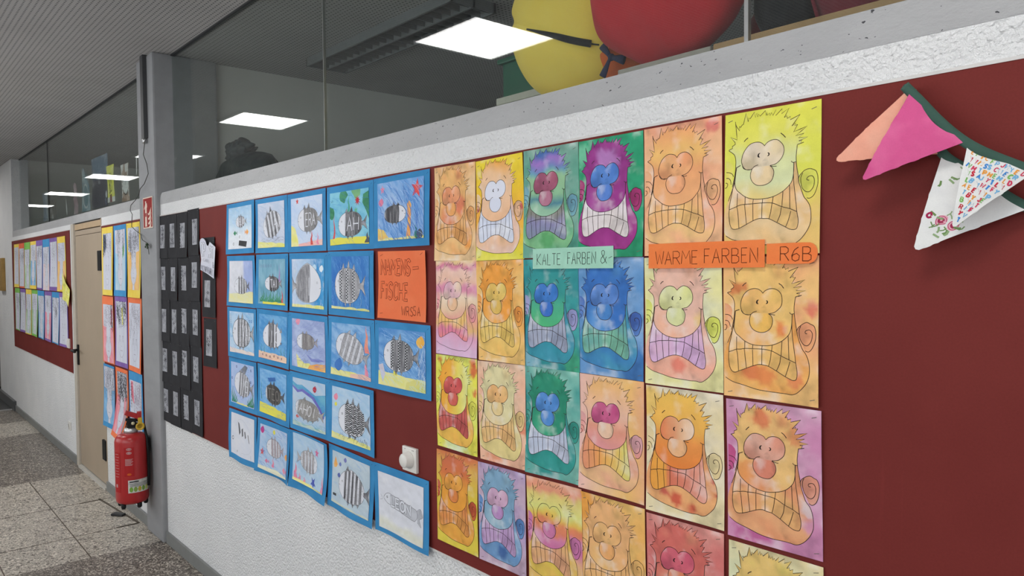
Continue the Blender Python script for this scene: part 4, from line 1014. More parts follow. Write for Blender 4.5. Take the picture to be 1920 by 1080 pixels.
add(5, 1, -2.145, 1.891, .4, pencil(A(105, 160, 220), A(165, 195, 232), 7, ang=.9),
    f(.40, .56, .24, .15, 'r', dens=9, fill='dense', grey=A(150, 150, 155), dark=A(70, 70, 78), seed=5, ink=BLK, tail=False), [(star(.86, .18, .12, 5, .15), pencil(A(228, 90, 80), A(225, 70, 70), 3)), (star(.12, .12, .06), PINK), (blobp(.08, .34, .05), PINK), ([(0, .78), (.14, .82), (.26, .97), (.27, 1), (0, 1)], pencil(A(236, 205, 110), A(236, 190, 100), 3)), ([(.64, .97), (.68, .7), (.66, .42), (.71, .36), (.75, .43), (.74, .7), (.73, .97)], ORC), (ground(.97, .95, 2), YS), (blobp(.9, .95, .07), flat(A(75, 80, 85))), (weed(.84, .22, .06, 2), GR)],
    scrib(90, MB_, 8, .0010, ang=1.0, ln=.22) + scrib(30, L(185, 205, 235), 9, .0008, ang=.8), 'blue card with a right-facing dark fish, an orange column and a red star')
# row 2
add(1, 2, -3.556, 1.636, -.3, bands([(0, A(216, 218, 226)), (.55, A(214, 216, 226)), (.62, A(165, 180, 225)), (1, A(160, 178, 222))], 2, axis='u', wob=.04),
    f(.48, .60, .26, .19, dens=7, seed=6, spikes=2, fins=0), [(ground(.80, .72, 3), pencil(A(226, 222, 160), A(222, 222, 190), 3))], scrib(20, L(150, 165, 215), 3, box_=(.6, .1, .95, .7)), 'blue card with a grey fish below an empty white sky, second row far left')
add(2, 2, -3.200, 1.637, 0, pencil(A(105, 160, 185), A(140, 185, 205), 8, ang=1.5),
    f(.50, .54, .27, .16, dens=9, fill='dense', dark=A(50, 50, 55), ink=BLK, word='TAI', seed=7), [(weed(.08 + .05 * k, .12 + .22 * ((k * 7) % 5) / 5, .06, k, .95), GR) for k in range(17)] + [(weed(.78, .42, .07, 9, .5), pencil(A(165, 130, 180), A(150, 150, 200), 3)), (weed(.88, .30, .07, 3, .95), REDC), (ground(.95, .96, 3, .15), YB)],
    scrib(30, L(80, 140, 150), 3, ang=1.5) + [(blobp(.1 + .09 * k, .15, .02, 6), .001, L(120, 60, 130)) for k in range(5)], 'blue card with a dark fish over tall green seaweed')
add(3, 2, -2.848, 1.636, -.5, bands([(0, A(190, 205, 228)), (.55, A(170, 200, 230)), (.78, A(40, 140, 205)), (1, A(70, 160, 215))], 3, axis='u'),
    f(.52, .56, .40, .33, 'r', dens=8, fill='dense', grey=A(190, 190, 195), dark=A(135, 135, 142), headw=.42, seed=8, top=.45, word='IA', spikes=0, fins=0), [(ground(.94, .93, 3), YS), (blobp(.72, .18, .05), flat(A(190, 220, 240))), (blobp(.92, .2, .05), flat(A(225, 235, 245)))], scrib(36, L(235, 240, 248), 3, ang=1.5), 'blue card with a large right-facing white-headed fish, third in the second row')
add(4, 2, -2.496, 1.636, -.5, pencil(A(40, 110, 190), A(70, 140, 205), 9, ang=1.2),
    f(.44, .55, .34, .33, dens=9, fill='check', headw=.2, seed=9, ink=BLK, tail=True, spikes=3, grey=A(200, 200, 205), dark=A(150, 150, 155)), [(ground(.95, .96, 3), YS)], scrib(70, L(130, 180, 225), 3, ang=1.3, ln=.1) + [(weed(.2 + .2 * k, .3, .02, k), .0012, L(140, 190, 225)) for k in range(4)], 'blue card with a patterned white fish on strong blue water')
# row 3
add(1, 3, -3.559, 1.382, -.1, pencil(A(150, 195, 230), A(195, 215, 235), 10),
    f(.50, .50, .36, .34, dens=8, seed=10, ink=BLK, lw=.0022, grey=A(185, 186, 190), dark=A(140, 140, 146), word='IVA'), [(ground(.88, .93, 3), pencil(A(232, 215, 205), A(230, 220, 215), 3))], [(blobp(.06, .1 + .09 * k, .025, 7), .001, GREY) for k in range(4)] + [(blobp(.82 + .08 * k, .2, .02, 6), .003, MB_) for k in range(2)] + scrib(20, MB_, 3), 'blue card with a thick-outlined fish with small bubbles, third row far left')
add(2, 3, -3.202, 1.384, -1.0, pencil(A(65, 145, 205), A(115, 175, 220), 11),
    f(.48, .48, .32, .24, dens=9, fill='scatter', seed=11, word='IO', tail=False, spikes=4, fins=4, top=.3), [(ground(.84, .87, 3), pencil(A(236, 205, 180), A(232, 190, 165), 3))] + [(weed(.1 + .8 * k / 7, .2, .02, k, .86), GR) for k in (0, 1, 6, 7)], [(blobp(.16 + .13 * k, .91 + .01 * (k % 3), .014, 6), .003, L(120, 70, 70)) for k in range(6)] + scrib(40, MB_, 4), 'blue card with a diamond-shaped fish over pinkish sand')
add(3, 3, -2.852, 1.382, -.7, pencil(A(150, 165, 210), A(180, 195, 228), 12),
    f(.42, .45, .26, .16, dens=8, fill='dense', grey=A(185, 180, 180), dark=A(140, 135, 138), seed=12), [([(.14, .72), (.24, .80), (.40, .90), (.55, .88), (.62, .97), (.62, 1), (.20, 1)], YS), ([(.55, .92), (.75, .87), (1, .85), (1, 1), (.5, 1)], ORC), ([(.45, .70), (.62, .78), (.8, .76), (.98, .78), (.8, .83), (.6, .84)], pencil(A(110, 120, 190), A(140, 150, 210), 3)), (blobp(.18, .05, .06), PINK)], scrib(50, L(110, 120, 185), 3, ang=-.3) + [([(.35, .98), (.42, .8), (.46, .97)], .001, GREY)], 'blue card with a small fish over lavender waves, yellow hill and orange sand')
add(4, 3, -2.500, 1.383, -.3, pencil(A(85, 150, 210), A(150, 190, 228), 13),
    f(.48, .46, .36, .26, dens=9, grey=A(200, 200, 205), dark=A(160, 160, 166), seed=13, rot=.35, headw=.22), [(ground(.87, .93, 3), YS), (weed(.90, .5, .12, 2, .5), pencil(A(236, 130, 120), A(236, 160, 130), 3)), (weed(.88, .42, .12, 5, 1.0), PINK), ([(.5, .93), (.8, .9), (1, .94), (1, 1), (.5, 1)], pencil(A(236, 190, 170), A(236, 200, 180), 3)), (blobp(.2, .80, .09), flat(A(60, 120, 195)))], scrib(50, MB_, 3) + scrib(14, PEN, 6, .0006, box_=(.1, .3, .8, .6), ang=1.3), 'blue card with a slanted fish beside pink coral')
add(5, 3, -2.150, 1.383, -.2, pencil(A(60, 130, 200), A(120, 170, 220), 14),
    f(.44, .45, .32, .27, dens=9, fill='check', seed=14, ink=BLK, headw=.26, grey=A(165, 165, 170), dark=A(110, 110, 116)), [(ground(.76, .80, 4), YS), ([(.62, .88), (.8, .80), (1, .86), (1, 1), (.6, 1)], pencil(A(205, 210, 110), A(220, 215, 130), 4)), (blobp(.90, .18, .075), pencil(A(240, 170, 60), A(236, 190, 90), 3)), ([(.0, .66), (.1, .62), (.16, .8), (.1, .95)], pencil(A(205, 205, 225), A(200, 190, 200), 3)), ([(.34, .72), (.42, .72), (.42, .80), (.34, .80)], YB)], scrib(70, L(170, 205, 235), 3, ang=.5) + scrib(30, L(200, 220, 240), 5, ang=1.5, box_=(.84, .2, .98, .8)), 'blue card with a white-headed fish and an orange sun, right end of third row')
# row 4
add(1, 4, -3.563, 1.130, 0, pencil(A(165, 190, 228), A(180, 195, 232), 15),
    f(.50, .50, .34, .28, dens=9, seed=15, word='IMB', grey=A(185, 185, 190), dark=A(110, 110, 118), rot=.15), [(weed(.06 + .05 * k, .42 - .06 * k, .05, k, .98), GR) for k in range(5)] + [(weed(.95 - .05 * k, .40 - .06 * k, .06, k, .98), GR) for k in range(5)] + [(ground(.96, .97, 3, .25, .75), YS), ([(.36, .2), (.62, .02), (.74, .06), (.62, .24)], pencil(A(140, 145, 155), A(110, 115, 125), 3))], scrib(22, MB_, 3) + [(blobp(x, y, .018, 6), .003, L(60, 60, 130)) for x, y in ((.25, .1), (.88, .12), (.05, .4), (.86, .4))], 'blue card with a striped fish between green grass tufts')
add(2, 4, -3.208, 1.128, -1.0, pencil(A(100, 165, 220), A(140, 190, 230), 16),
    f(.52, .52, .31, .22, dens=10, fill='dense', grey=A(110, 108, 105), dark=A(62, 60, 60), seed=16, ink=BLK, word='TEO', wordcol=A(140, 135, 130), headw=.1), [(ground(.77, .84, 3), YB), ([(.3, .18), (.6, .12), (.62, .2), (.35, .26)], flat(A(50, 105, 175))), (weed(.05, .5, .02, 1, .7), GR)], scrib(46, MB_, 3, ang=.1) + [([(.88, .22), (.88, .62)], .0014, MB_), (blobp(.88, .86, .03), .002, MB_)], 'blue card with a dark fish over bright yellow sand')
add(3, 4, -2.858, 1.129, -.2, pencil(A(190, 205, 222), A(170, 200, 225), 17),
    f(.46, .62, .36, .20, dens=9, fill='dense', grey=A(178, 175, 172), dark=A(150, 147, 145), seed=17, word='AHOI', wordcol=A(225, 225, 230), headw=.12, spikes=1, fins=4, rot=.15), [([(0, .08), (.15, .14), (.3, .12), (.5, .2), (.7, .28), (1, .22), (1, .62), (.94, .68), (.84, .5), (.66, .32), (.5, .26), (.32, .20), (.18, .24), (0, .16)], pencil(A(70, 150, 200), A(110, 180, 205), 3)), ([(0, .16), (.18, .24), (.32, .20), (.5, .26), (.66, .32), (.84, .5), (.96, .68), (.93, .72), (.78, .52), (.6, .36), (.45, .31), (.3, .26), (.16, .3), (0, .2)], pencil(A(95, 90, 180), A(120, 120, 195), 4)), (blobp(.68, .16, .05), flat(A(185, 40, 60))), (small_fish(.16, .80, .05), REDC), (ground(.90, .95, 3), pencil(A(205, 215, 190), A(175, 205, 210), 3))],
    scrib(30, LB, 3) + scrib(20, L(80, 160, 170), 5, box_=(0, .85, .9, .97), ang=.1), 'blue card with a grey fish lettered AHOI under a blue and purple wave')
add(4, 4, -2.508, 1.128, -.7, pencil(A(165, 200, 228), A(190, 212, 232), 18),
    f(.52, .56, .34, .30, dens=9, fill='zebra', seed=18, ink=BLK, headw=.26, spikes=3), [(ground(.88, .94, 3), YS), (blobp(.10, .20, .05), PINK), (blobp(.1, .34, .03), YB)], scrib(34, LB, 3) + scrib(16, L(60, 80, 110), 5, .001, box_=(.2, .84, .9, .9), ang=1.4, ln=.07), 'blue card with a black and white zebra-striped fish')
# row 5
add(1, 5, -3.569, .870, .3, pencil(A(220, 222, 230), A(212, 216, 228), 19),
    ([], [(smooth([(.2, .3), (.35, .12), (.6, .15), (.8, .35), (.9, .6), (.8, .85), (.5, .9)], 4), .0007, L(170, 172, 180))]), [([(.30, .18), (.36, .22), (.42, .42), (.36, .50)], flat(A(90, 90, 95))), ([(.46, .34), (.52, .3), (.54, .48), (.49, .52)], flat(A(100, 100, 105))), ([(.58, .38), (.62, .36), (.66, .5), (.62, .54)], flat(A(110, 110, 115))), ([(.72, .42), (.75, .42), (.80, .62), (.77, .6)], flat(A(120, 120, 124)))],
    [(blobp(.08, .62, .03), .003, GREY), (blobp(.3, .9, .015), .002, GREY), ([(.86, .88), (.88, .99)], .001, GREY)], 'blue card with an almost blank white sheet, bottom row far left', (.0, .006, 0), .014)
add(2, 5, -3.213, .873, -.3, pencil(A(165, 195, 225), A(190, 205, 228), 20),
    f(.50, .46, .26, .20, dens=7, grey=A(205, 190, 195), dark=A(175, 160, 170), seed=20), [(blobp(.08, .13, .06), flat(A(190, 50, 130))), (blobp(.5, .1, .04), YB), (star(.1, .62, .07), REDC), (blobp(.96, .54, .05), ORC), (small_fish(.25, .80, .06), PINK), (weed(.45, .2, .08, 3, .9), PINK), (small_fish(.88, .86, .09), PINK), (ground(.93, .97, 3), pencil(A(226, 222, 190), A(220, 220, 200), 3))], scrib(40, MB_, 3, .001), 'blue card with a pinkish fish, red star and scattered pink fish', (0, 0, 0), .014)
add(3, 5, -2.864, .871, -1.0, pencil(A(170, 200, 225), A(190, 212, 230), 21),
    f(.50, .50, .28, .22, 'r', dens=8, grey=A(200, 195, 196), dark=A(165, 160, 164), seed=21, word='IVII', headw=.2), [(weed(.08, .36, .12, 1, .98), PINK), (weed(.2, .16, .1, 2, .98), PINK), (weed(.35, .12, .1, 3, .98), PINK), (weed(.97, .34, .08, 4, .98), PINK), (star(.76, .24, .07), pencil(A(215, 90, 140), A(220, 110, 150), 3)), (star(.66, .88, .1, 5, .6), pencil(A(60, 80, 170), A(80, 100, 190), 3)), (ground(.95, .98, 3), YS)], scrib(40, LB, 3), 'blue card with a right-facing fish between pink corals and a dark blue star', (0, .012, 0), .018)
add(4, 5, -2.517, .868, -1.5, pencil(A(180, 198, 210), A(195, 210, 220), 22),
    f(.54, .58, .34, .27, dens=10, seed=22, grey=A(150, 150, 155), dark=A(95, 95, 102), headw=.24, spikes=1, top=.3, fins=3, ink=BLK), [(blobp(.36, .10, .035), flat(A(120, 125, 185))), (blobp(.22, .22, .03), flat(A(110, 125, 190))), (blobp(.19, .44, .035), flat(A(85, 100, 170))), ([(.04, .26), (.09, .1), (.15, .24), (.12, .3), (.06, .32)], ORC), (ground(.96, .97, 3), pencil(A(215, 215, 185), A(200, 210, 200), 3))], scrib(20, LB, 3) + [(blobp(.06 + .03 * k, .84, .012, 6), .004, BLK) for k in range(3)], 'blue card with a dark striped fish, purple bubbles and an orange rocket', (0, 0, 0), .016)
wd = text('LEON', .29, .365, .105, .17, .18, rise=.08)
d1, f1 = outlined(wd, .008, GREY, A(222, 224, 232))
bd = smooth([(.12, .44), (.17, .36), (.24, .33), (.30, .34), (.78, .41), (.86, .44), (.88, .52), (.84, .60), (.76, .62), (.28, .53), (.19, .51)], 3, True)
add(5, 5, -2.166, .866, .3, bands([(0, A(218, 220, 230)), (.8, A(220, 222, 230)), (.9, A(222, 222, 205)), (1, A(220, 222, 215))], 4),
    ([(bd, pencil(A(200, 202, 210), A(175, 177, 186), 3)), ([(.12, .44), (.17, .36), (.24, .33), (.28, .34), (.26, .53), (.19, .51)], flat(A(220, 222, 230))), ([(.86, .44), (.94, .38), (.99, .5), (.92, .56), (.96, .68), (.88, .62)], pencil(A(190, 192, 200), A(165, 167, 176), 4))], [(np.vstack([bd, bd[:1]]), .0012, GREY), ([(.05, .40), (.1, .47), (.04, .5)], .001, GREY), (smooth([(.86, .44), (.94, .38), (.99, .5), (.92, .56), (.96, .68), (.88, .62)], 3), .001, GREY), (blobp(.20, .41, .012, 6), .002, GREY)] + d1 + [(a, b + .0, c) for a, b, c in f1]), [], [], 'blue card with a white sheet and a fish lettered LEON below the dimmer switch', (.0, -.006, 0), .008)

def fish_picture(i, x, z, rot, bg, fs, extra, strokes, label, so, amp):
    W0, H0 = .348, .248
    t = tag(empty('fish_picture', (x, -.0060, z), (0, R(-rot), 0)), label, 'picture', 'fish pictures on blue cards')
    r = random.Random(i); p = [r.uniform(0, 6.28) for _ in range(4)]; kx = r.uniform(13, 20)
    def wp(a, b):
        s = np.clip((.124 - b) / .248, 0, 1)
        return -(amp * (.25 + s ** 2) * (.55 + .45 * np.sin(kx * a + p[0])) + .0015 * (1 + np.sin(12 * a + 9 * b + p[1])) + amp * .5 * (np.abs(a) / .174) ** 4 * (.5 + .5 * np.sin(14 * b + p[2])))
    st = []
    for (u, v) in ((.03, .05), (.96, .05)): st.append(([(u - .014, v + .01), (u + .014, v - .01)], .0011, L(25, 75, 115)))
    sheet('mount_card', W0, H0, wash(BLUE1, BLUE2, i, 4, amt=.04), [], st, wp, t, .014)
    rg, ss_ = fs
    if rg:
        bod = np.asarray(rg[0][0], float); cut = []
        for sp_ in strokes:
            p_ = smooth(sp_[0], 3); ok = ~inside(p_, bod); run = []
            for q_, o_ in zip(p_, ok):
                if o_: run.append(q_)
                elif len(run) > 1: cut.append((np.array(run), *sp_[1:])); run = []
                else: run = []
            if len(run) > 1: cut.append((np.array(run), *sp_[1:]))
        strokes = cut
    sheet('drawing_sheet', .290, .203, bg, list(extra) + list(rg), list(strokes) + list(ss_), lambda a, b: wp(a, b) * 1.04, t, .0085, off=(so[0] + r.uniform(-.003, .003), -.0012, so[1] + r.uniform(-.003, .003)))
    return t
for i, a in enumerate(FISH): fish_picture(i, *a)
# =================================================================== op art strips on black card
CARD = (np.array([.018, .018, .021]), np.array([.024, .024, .028]))
def op_card(i, x, z, W0, H0, sx, sz, sh, rot, label, seed, sw=.083):
    t = tag(empty('op_art_card', (x, -.0060 - .0010 * (i % 3), z), (0, R(-rot), 0)), label, 'picture', 'op art strips on black cards')
    r = random.Random(seed); p = [r.uniform(0, 6.28) for _ in range(3)]; am = r.uniform(.003, .007)
    def wp(a, b):
        s = np.clip((.13 - b) / .26, 0, 1)
        return -(am * s ** 2 * (.7 + .5 * np.sin(12 * a + p[0])) + .003 * (np.abs(a) / .095) ** 3 * (.5 + .5 * np.sin(9 * b + p[1])))
    st = [([(u, v), (u + .035, v + .004)], .0018, L(130, 120, 115)) for u, v in ((.08, .05), (.86, .045))]
    sheet('card', W0, H0, wash(CARD[0], CARD[1], seed, 5, amt=.06), [], st, wp, t, .02)
    n = 6; S = []
    r2 = np.random.RandomState(seed)
    for k in range(n * 2):
        u0 = (k + .5) / (n * 2); ph = r2.uniform(0, 6.28); fr = r2.uniform(14, 30)
        vv = np.linspace(.01, .99, 26)
        kind = seed % 3
        uu = u0 + (.028 * np.sin(fr * vv + ph) + .02 * np.sin(2.3 * fr * vv + ph) if kind < 2 else .018 * np.sin(fr * .7 * vv + ph))
        S.append((np.stack([np.clip(uu, .02, .98), vv], -1), .0012 + .0008 * (k % 2), L(66, 66, 72)))
    for k in range(r2.randint(4, 12)):
        u, v = r2.uniform(.15, .85), r2.uniform(.06, .94)
        S.append((blobp(u, v, .05, 7, k), .0024, L(45, 45, 50)))
        S.append(([(max(0, u - .25), v), (u, v + .02), (min(1, u + .25), v - .015)], .0018, L(60, 60, 66)))
    ol = None
    if seed % 4 == 2:
        ol = [(0, 0)] + [(1, 0)] + [(1, 1), (0, 1)] + [(-.0 + .10 * (k % 2), 1 - k / 14) for k in range(1, 14)]
    sheet('strip', sw, sh, pencil(A(212, 213, 220), A(165, 167, 175), seed, 1.4, 26), [], S, lambda a, b: wp(a, b) * 1.05, t, .012, ol, off=(sx - x, -.0011, sz - z))
SX = [-4.770, -4.585, -4.402, -4.222]
grid = {0: [(-4.770, 1.895), (-4.586, 1.895), (-4.397, 1.889), (-4.200, 1.901)], 1: [(-4.774, 1.642), (-4.583, 1.638), (-4.402, 1.646), (-4.217, 1.664)],
        2: [(-4.772, 1.385), (-4.589, 1.389), (-4.410, 1.400), (-4.220, 1.402)], 3: [(-4.781, 1.143), (-4.590, 1.140), (-4.413, 1.158), (-4.233, 1.138)],
        4: [(-4.778, .894), (-4.590, .899), (-4.412, .902), (-4.225, .897)]}
rows_ = ['top', 'second', 'third', 'fourth', 'bottom']; cols_ = ['first', 'second', 'third', 'fourth']
n_ = 0
for r_, lst in grid.items():
    for c_, (sx, sz) in enumerate(lst):
        cx = (-4.756, -4.592, -4.408, -4.222)[c_]; cw = (.190, .186, .186, .186)[c_]
        zt = 2.018 - r_ * .2515 + (.008 if c_ == 3 else 0); hh = .252 if r_ < 4 else .244
        op_card(n_, cx, zt - hh / 2, cw, hh + .004, sx, sz, .140, (-.6, .5, .2, -.3, .6)[(n_ * 3) % 5], 'black card with op art strip, %s from the grey column in the %s row' % (cols_[c_], rows_[r_]), 100 + n_)
        n_ += 1
op_card(n_, -3.995, 1.652, .192, .424, -4.013, 1.565, .142, 0, 'tall black op art card partly under the white OP ART title', 131); n_ += 1
op_card(n_, -3.998, 1.304, .186, .258, -4.015, 1.304, .140, .6, 'black op art card alone at lower right of its block', 133)

ol = [(0, .11), (.06, .04), (.17, .01), (.30, .03), (.40, .09), (.48, .20), (.57, .21), (.67, .12), (.84, .18), (1, .25), (.98, .40), (.95, .56), (.87, .99), (.45, .88), (.03, .78), (.05, .62), (.08, .53), (.03, .30)]
wp_ = lambda a, b: -.002 * (1 + np.sin(15 * a + 9 * b)) - .003 * np.clip(a / .1, 0, 1)
d2, f2 = outlined(text('OP', .08, .13, .13, .30, .2, rise=.15) + text('ART', .55, .24, .105, .24, .15, rise=.12), .0105, L(105, 107, 120), A(215, 216, 226))
t1 = [(p, .0018, L(140, 140, 150)) for p in text('-CARREE-', .17, .50, .05, .07, .4, rise=.12)] + [(p, .003, L(110, 110, 125)) for p in text('&', .82, .60, .08, .14)]
t1 += [(p, .0026, L(95, 95, 110)) for p in text('VICTOR', .08, .66, .042, .13, .45, rise=.18) + text('VASARELY', .42, .70, .042, .15, .35, rise=.2)]
o = sheet('title_sign', .25, .22, wash(A(215, 216, 226), A(206, 208, 222), 3, amt=.03), [], d2, wp_, None, .016, ol, loc=(-3.967, -.020, 1.754))
tag(o, 'white cut-out paper title lettered OP ART on the black cards', 'sign')
overlay(o, f2 + t1, .25, .22, .0009, wp_)

# =================================================================== long-hair portraits
CC = {'yellow': (A(238, 205, 70), A(240, 215, 95)), 'blue': (A(50, 140, 200), A(60, 150, 205)), 'purple': (A(125, 90, 165), A(135, 100, 175)), 'orange': (A(238, 115, 62), A(240, 125, 75)), 'green': (A(120, 185, 75), A(130, 195, 90)), 'red': (A(225, 95, 55), A(230, 105, 65))}
PAPER = (A(205, 208, 222), A(214, 216, 228))
def portrait(i, x, z, W0, H0, card, sx, sz, sw, sh, hair, label, seed, fill=None, bare=False, curl=.006, swing=None, y=-.006, hairc=None, patch=(), group='long-hair portraits on coloured cards'):
    t = tag(empty('portrait_drawing', (x, y, z)), label, 'picture', group)
    r = random.Random(seed); p = [r.uniform(0, 6.28) for _ in range(3)]
    def wp(a, b):
        s = np.clip((H0 / 2 - b) / H0, 0, 1)
        w = -(curl * s ** 2 * (.8 + .4 * np.sin(10 * a + p[0])) + .004 * (np.abs(a) / (W0 / 2)) ** 3 * (.5 + .5 * np.sin(7 * b + p[1])))
        if swing: w = w - swing * np.clip(s - .45, 0, 1) ** 2 * (1.0 + .25 * a / (W0 / 2))
        return w
    sheet('card', W0, H0, wash(*CC[card], seed, 4, amt=.04), [], [([(u, .03), (u + .05, .034)], .002, L(110, 100, 90)) for u in (.05, .86)], wp, t, .025)
    S = []; rg = []
    hc = L(105, 105, 112) if hairc is None else hairc
    fc = L(120, 120, 130)
    rr = np.random.RandomState(seed)
    if fill is not None:                                   # colour round the head
        rg.append(([(0, .38), (.28, .40), (.30, .62), (.22, .74), (.30, .86), (.42, .92), (.40, 1), (0, 1)], pencil(*fill, seed)))
        rg.append(([(1, .38), (.72, .40), (.70, .62), (.78, .74), (.70, .86), (.58, .92), (.60, 1), (1, 1)], pencil(*fill, seed + 1)))
    for poly_, c_ in patch: rg.append((poly_, pencil(A(*c_), A(*[min(255, k_ + 30) for k_ in c_]), seed + 5)))
    for (u0, v0, u1, v1, n, dark) in hair:
        c = L(45, 45, 50) if dark else hc
        for k in range(n):
            u = rr.uniform(u0, u1); v = rr.uniform(v0, v1); m = []
            for s_ in range(9):
                m.append((np.clip(u + .06 * math.sin(s_ * 1.3 + k), 0, 1), np.clip(v + s_ * .018 * (1 if k % 2 else -1) + .02 * math.cos(s_ * 1.7 + k), 0, 1)))
            S.append((m, .0022 if dark else .0016, c))
    if not bare:
        S.append((smooth([(.30, .40), (.31, .6), (.22, .72), (.30, .85), (.5, .92), (.70, .85), (.78, .72), (.69, .6), (.70, .40)], 4), .0016, fc))
        for s_ in (-1, 1):
            S.append((blobp(.5 + s_ * .13, .62, .035, 8), .0016, fc))
            S.append(([(.5 + s_ * .2, .57), (.5 + s_ * .1, .565)], .0018, fc))
        S += [([(.5, .62), (.46, .73), (.53, .74)], .0016, fc), (smooth([(.40, .81), (.5, .808), (.6, .812)], 3), .002, L(120, 90, 100)), ([(.40, .90), (.38, .99)], .0015, fc), ([(.60, .90), (.62, .99)], .0015, fc)]
    sheet('drawing_sheet', sw, sh, pencil(*PAPER, seed, 1.4, 16), rg, S, lambda a, b: wp(a, b) * 1.04, t, .014, off=(sx - x, -.0014, sz - z))
    return t
GR2 = (A(170, 200, 170), A(200, 212, 205)); PK2 = (A(232, 140, 155), A(236, 170, 180)); BL2 = (A(110, 170, 220), A(150, 195, 228)); OR2 = (A(240, 185, 110), A(240, 200, 130))
full = (0.02, .02, .98, .40, 60, False)
M_ = 'narrow red board beside the door'
portrait(0, -6.092, 1.760, .322, .505, 'yellow', -6.094, 1.758, .245, .418, [(.02, .04, .34, .3, 40, True), (.3, .02, .95, .34, 26, False)], 'yellow card portrait with dark hair lock at upper left of narrow board beside door', 201, patch=[([(.03, .02), (.36, .02), (.36, .22), (.22, .34), (.06, .24)], (95, 110, 140))], curl=.010)
portrait(1, -5.746, 1.760, .330, .505, 'blue', -5.742, 1.765, .262, .428, [(.1, .02, .9, .35, 40, False)], 'blue card portrait with a green patch, top middle of narrow board', 202, patch=[([(.74, .30), (.92, .22), (.88, .40), (.72, .48)], (110, 175, 110))], fill=(A(170, 205, 225), A(195, 215, 228)), curl=.008)
portrait(2, -5.402, 1.760, .322, .505, 'yellow', -5.40, 1.77, .27, .42, [(.02, .03, .98, .38, 90, False)], 'yellow card portrait with orange around the head, upper right of narrow board', 203, fill=OR2, curl=.010)
portrait(3, -6.124, 1.250, .322, .50, 'orange', -6.12, 1.222, .28, .430, [(.1, .03, .9, .3, 34, False), (.75, .05, .98, .35, 18, True)], 'orange card portrait with red hair strand, middle left of narrow board', 204, patch=[([(.76, .05), (.96, .10), (.85, .35), (.70, .34), (.80, .2)], (190, 90, 110))], fill=PK2, hairc=L(120, 80, 90))
portrait(4, -5.764, 1.255, .322, .50, 'purple', -5.758, 1.255, .272, .432, [(.05, .02, .95, .30, 70, True)], 'purple card portrait with black scribbled hair, centre of narrow board', 205, patch=[([(.52, .1), (.66, .1), (.66, .38), (.56, .38)], (220, 210, 110))], hairc=L(50, 50, 55))
portrait(5, -5.412, 1.255, .322, .50, 'orange', -5.417, 1.255, .268, .43, [(.05, .03, .95, .45, 60, False)], 'orange card portrait in faint pencil, middle right of narrow board', 206, curl=.012, hairc=L(165, 160, 170))
portrait(6, -6.148, .745, .315, .475, 'blue', -6.140, .755, .285, .42, [(.05, .03, .98, .45, 90, False)], 'blue card portrait with grey curls, lower left of narrow board', 207, fill=BL2, hairc=L(95, 95, 105), curl=.01)
portrait(7, -5.786, .745, .322, .49, 'orange', -5.780, .748, .26, .43, [(.05, .03, .98, .42, 130, True)], 'orange card portrait hanging loose at its lower end above the extinguisher', 208, fill=PK2, swing=.17, hairc=L(40, 38, 40))
portrait(8, -5.423, .772, .322, .455, 'blue', -5.427, .758, .268, .36, [(.3, .03, .98, .5, 60, False), (.05, .03, .2, .4, 8, True)], 'blue card portrait with a pink hair strand, lower right of narrow board', 209, patch=[([(.08, .02), (.24, .02), (.34, .44), (.26, .42), (.10, .30)], (215, 110, 130))], hairc=L(150, 130, 150), y=-.0075)
# left board: two rows of eight
topc = ['yellow', 'red', 'green', 'yellow', 'purple', 'blue', 'purple', 'yellow']; botc = ['green', 'purple', 'yellow', 'green', 'blue', 'purple', 'blue', 'purple']
ordn = ['first', 'second', 'third', 'fourth', 'fifth', 'sixth', 'seventh', 'eighth']
for k in range(8):
    x = -10.235 + k * .357
    f1_ = [None, None, GR2, BL2, None, (A(232, 200, 195), A(220, 215, 225)), None, OR2][k]
    portrait(20 + k, x, 1.752, .352, .50, topc[k], x, 1.752 - .02 * (k % 3), .30, .425, [(.05, .03, .95, .36, 34, k in (1, 4))], '%s card portrait, %s from left in upper row of the far left board' % (topc[k], ordn[k]), 220 + k, fill=f1_, curl=.012, hairc=L(120, 118, 120))
    f2_ = [None, None, GR2, GR2, (A(150, 190, 220), A(190, 210, 228)), PK2, None, None][k]
    portrait(30 + k, x - .01 + .006 * k, 1.246, .352, .49, botc[k], x - .01 + .006 * k, 1.225 + .012 * (k % 2), .30, .425, [(.05, .03, .95, .36, 34, k in (0, 6))], '%s card portrait, %s from left in lower row of the far left board' % (botc[k], ordn[k]), 240 + k, fill=f2_, curl=.012, hairc=L(120, 118, 125))
ol = [(0, .0), (.25, .16), (.45, .30), (1.0, .50), (.98, .66), (.82, 1.0), (.55, .86), (.0, .80)]
o = sheet('title_sign', .30, .30, wash(A(226, 222, 95), A(232, 226, 120), 3), [], [([(.70, .46), (.80, .50)], .004, L(90, 85, 60))] + [([(.45 + .02 * k, .56 + .07 * k), (.8, .62 + .07 * k)], .0025, L(180, 170, 90)) for k in range(3)], lambda a, b: -.004 - .006 * np.clip(-b / .15, 0, 1), None, .02, ol, loc=(-7.49, -.020, 1.525))
tag(o, 'yellow cut-out paper sign at the right edge of the far left board', 'sign')

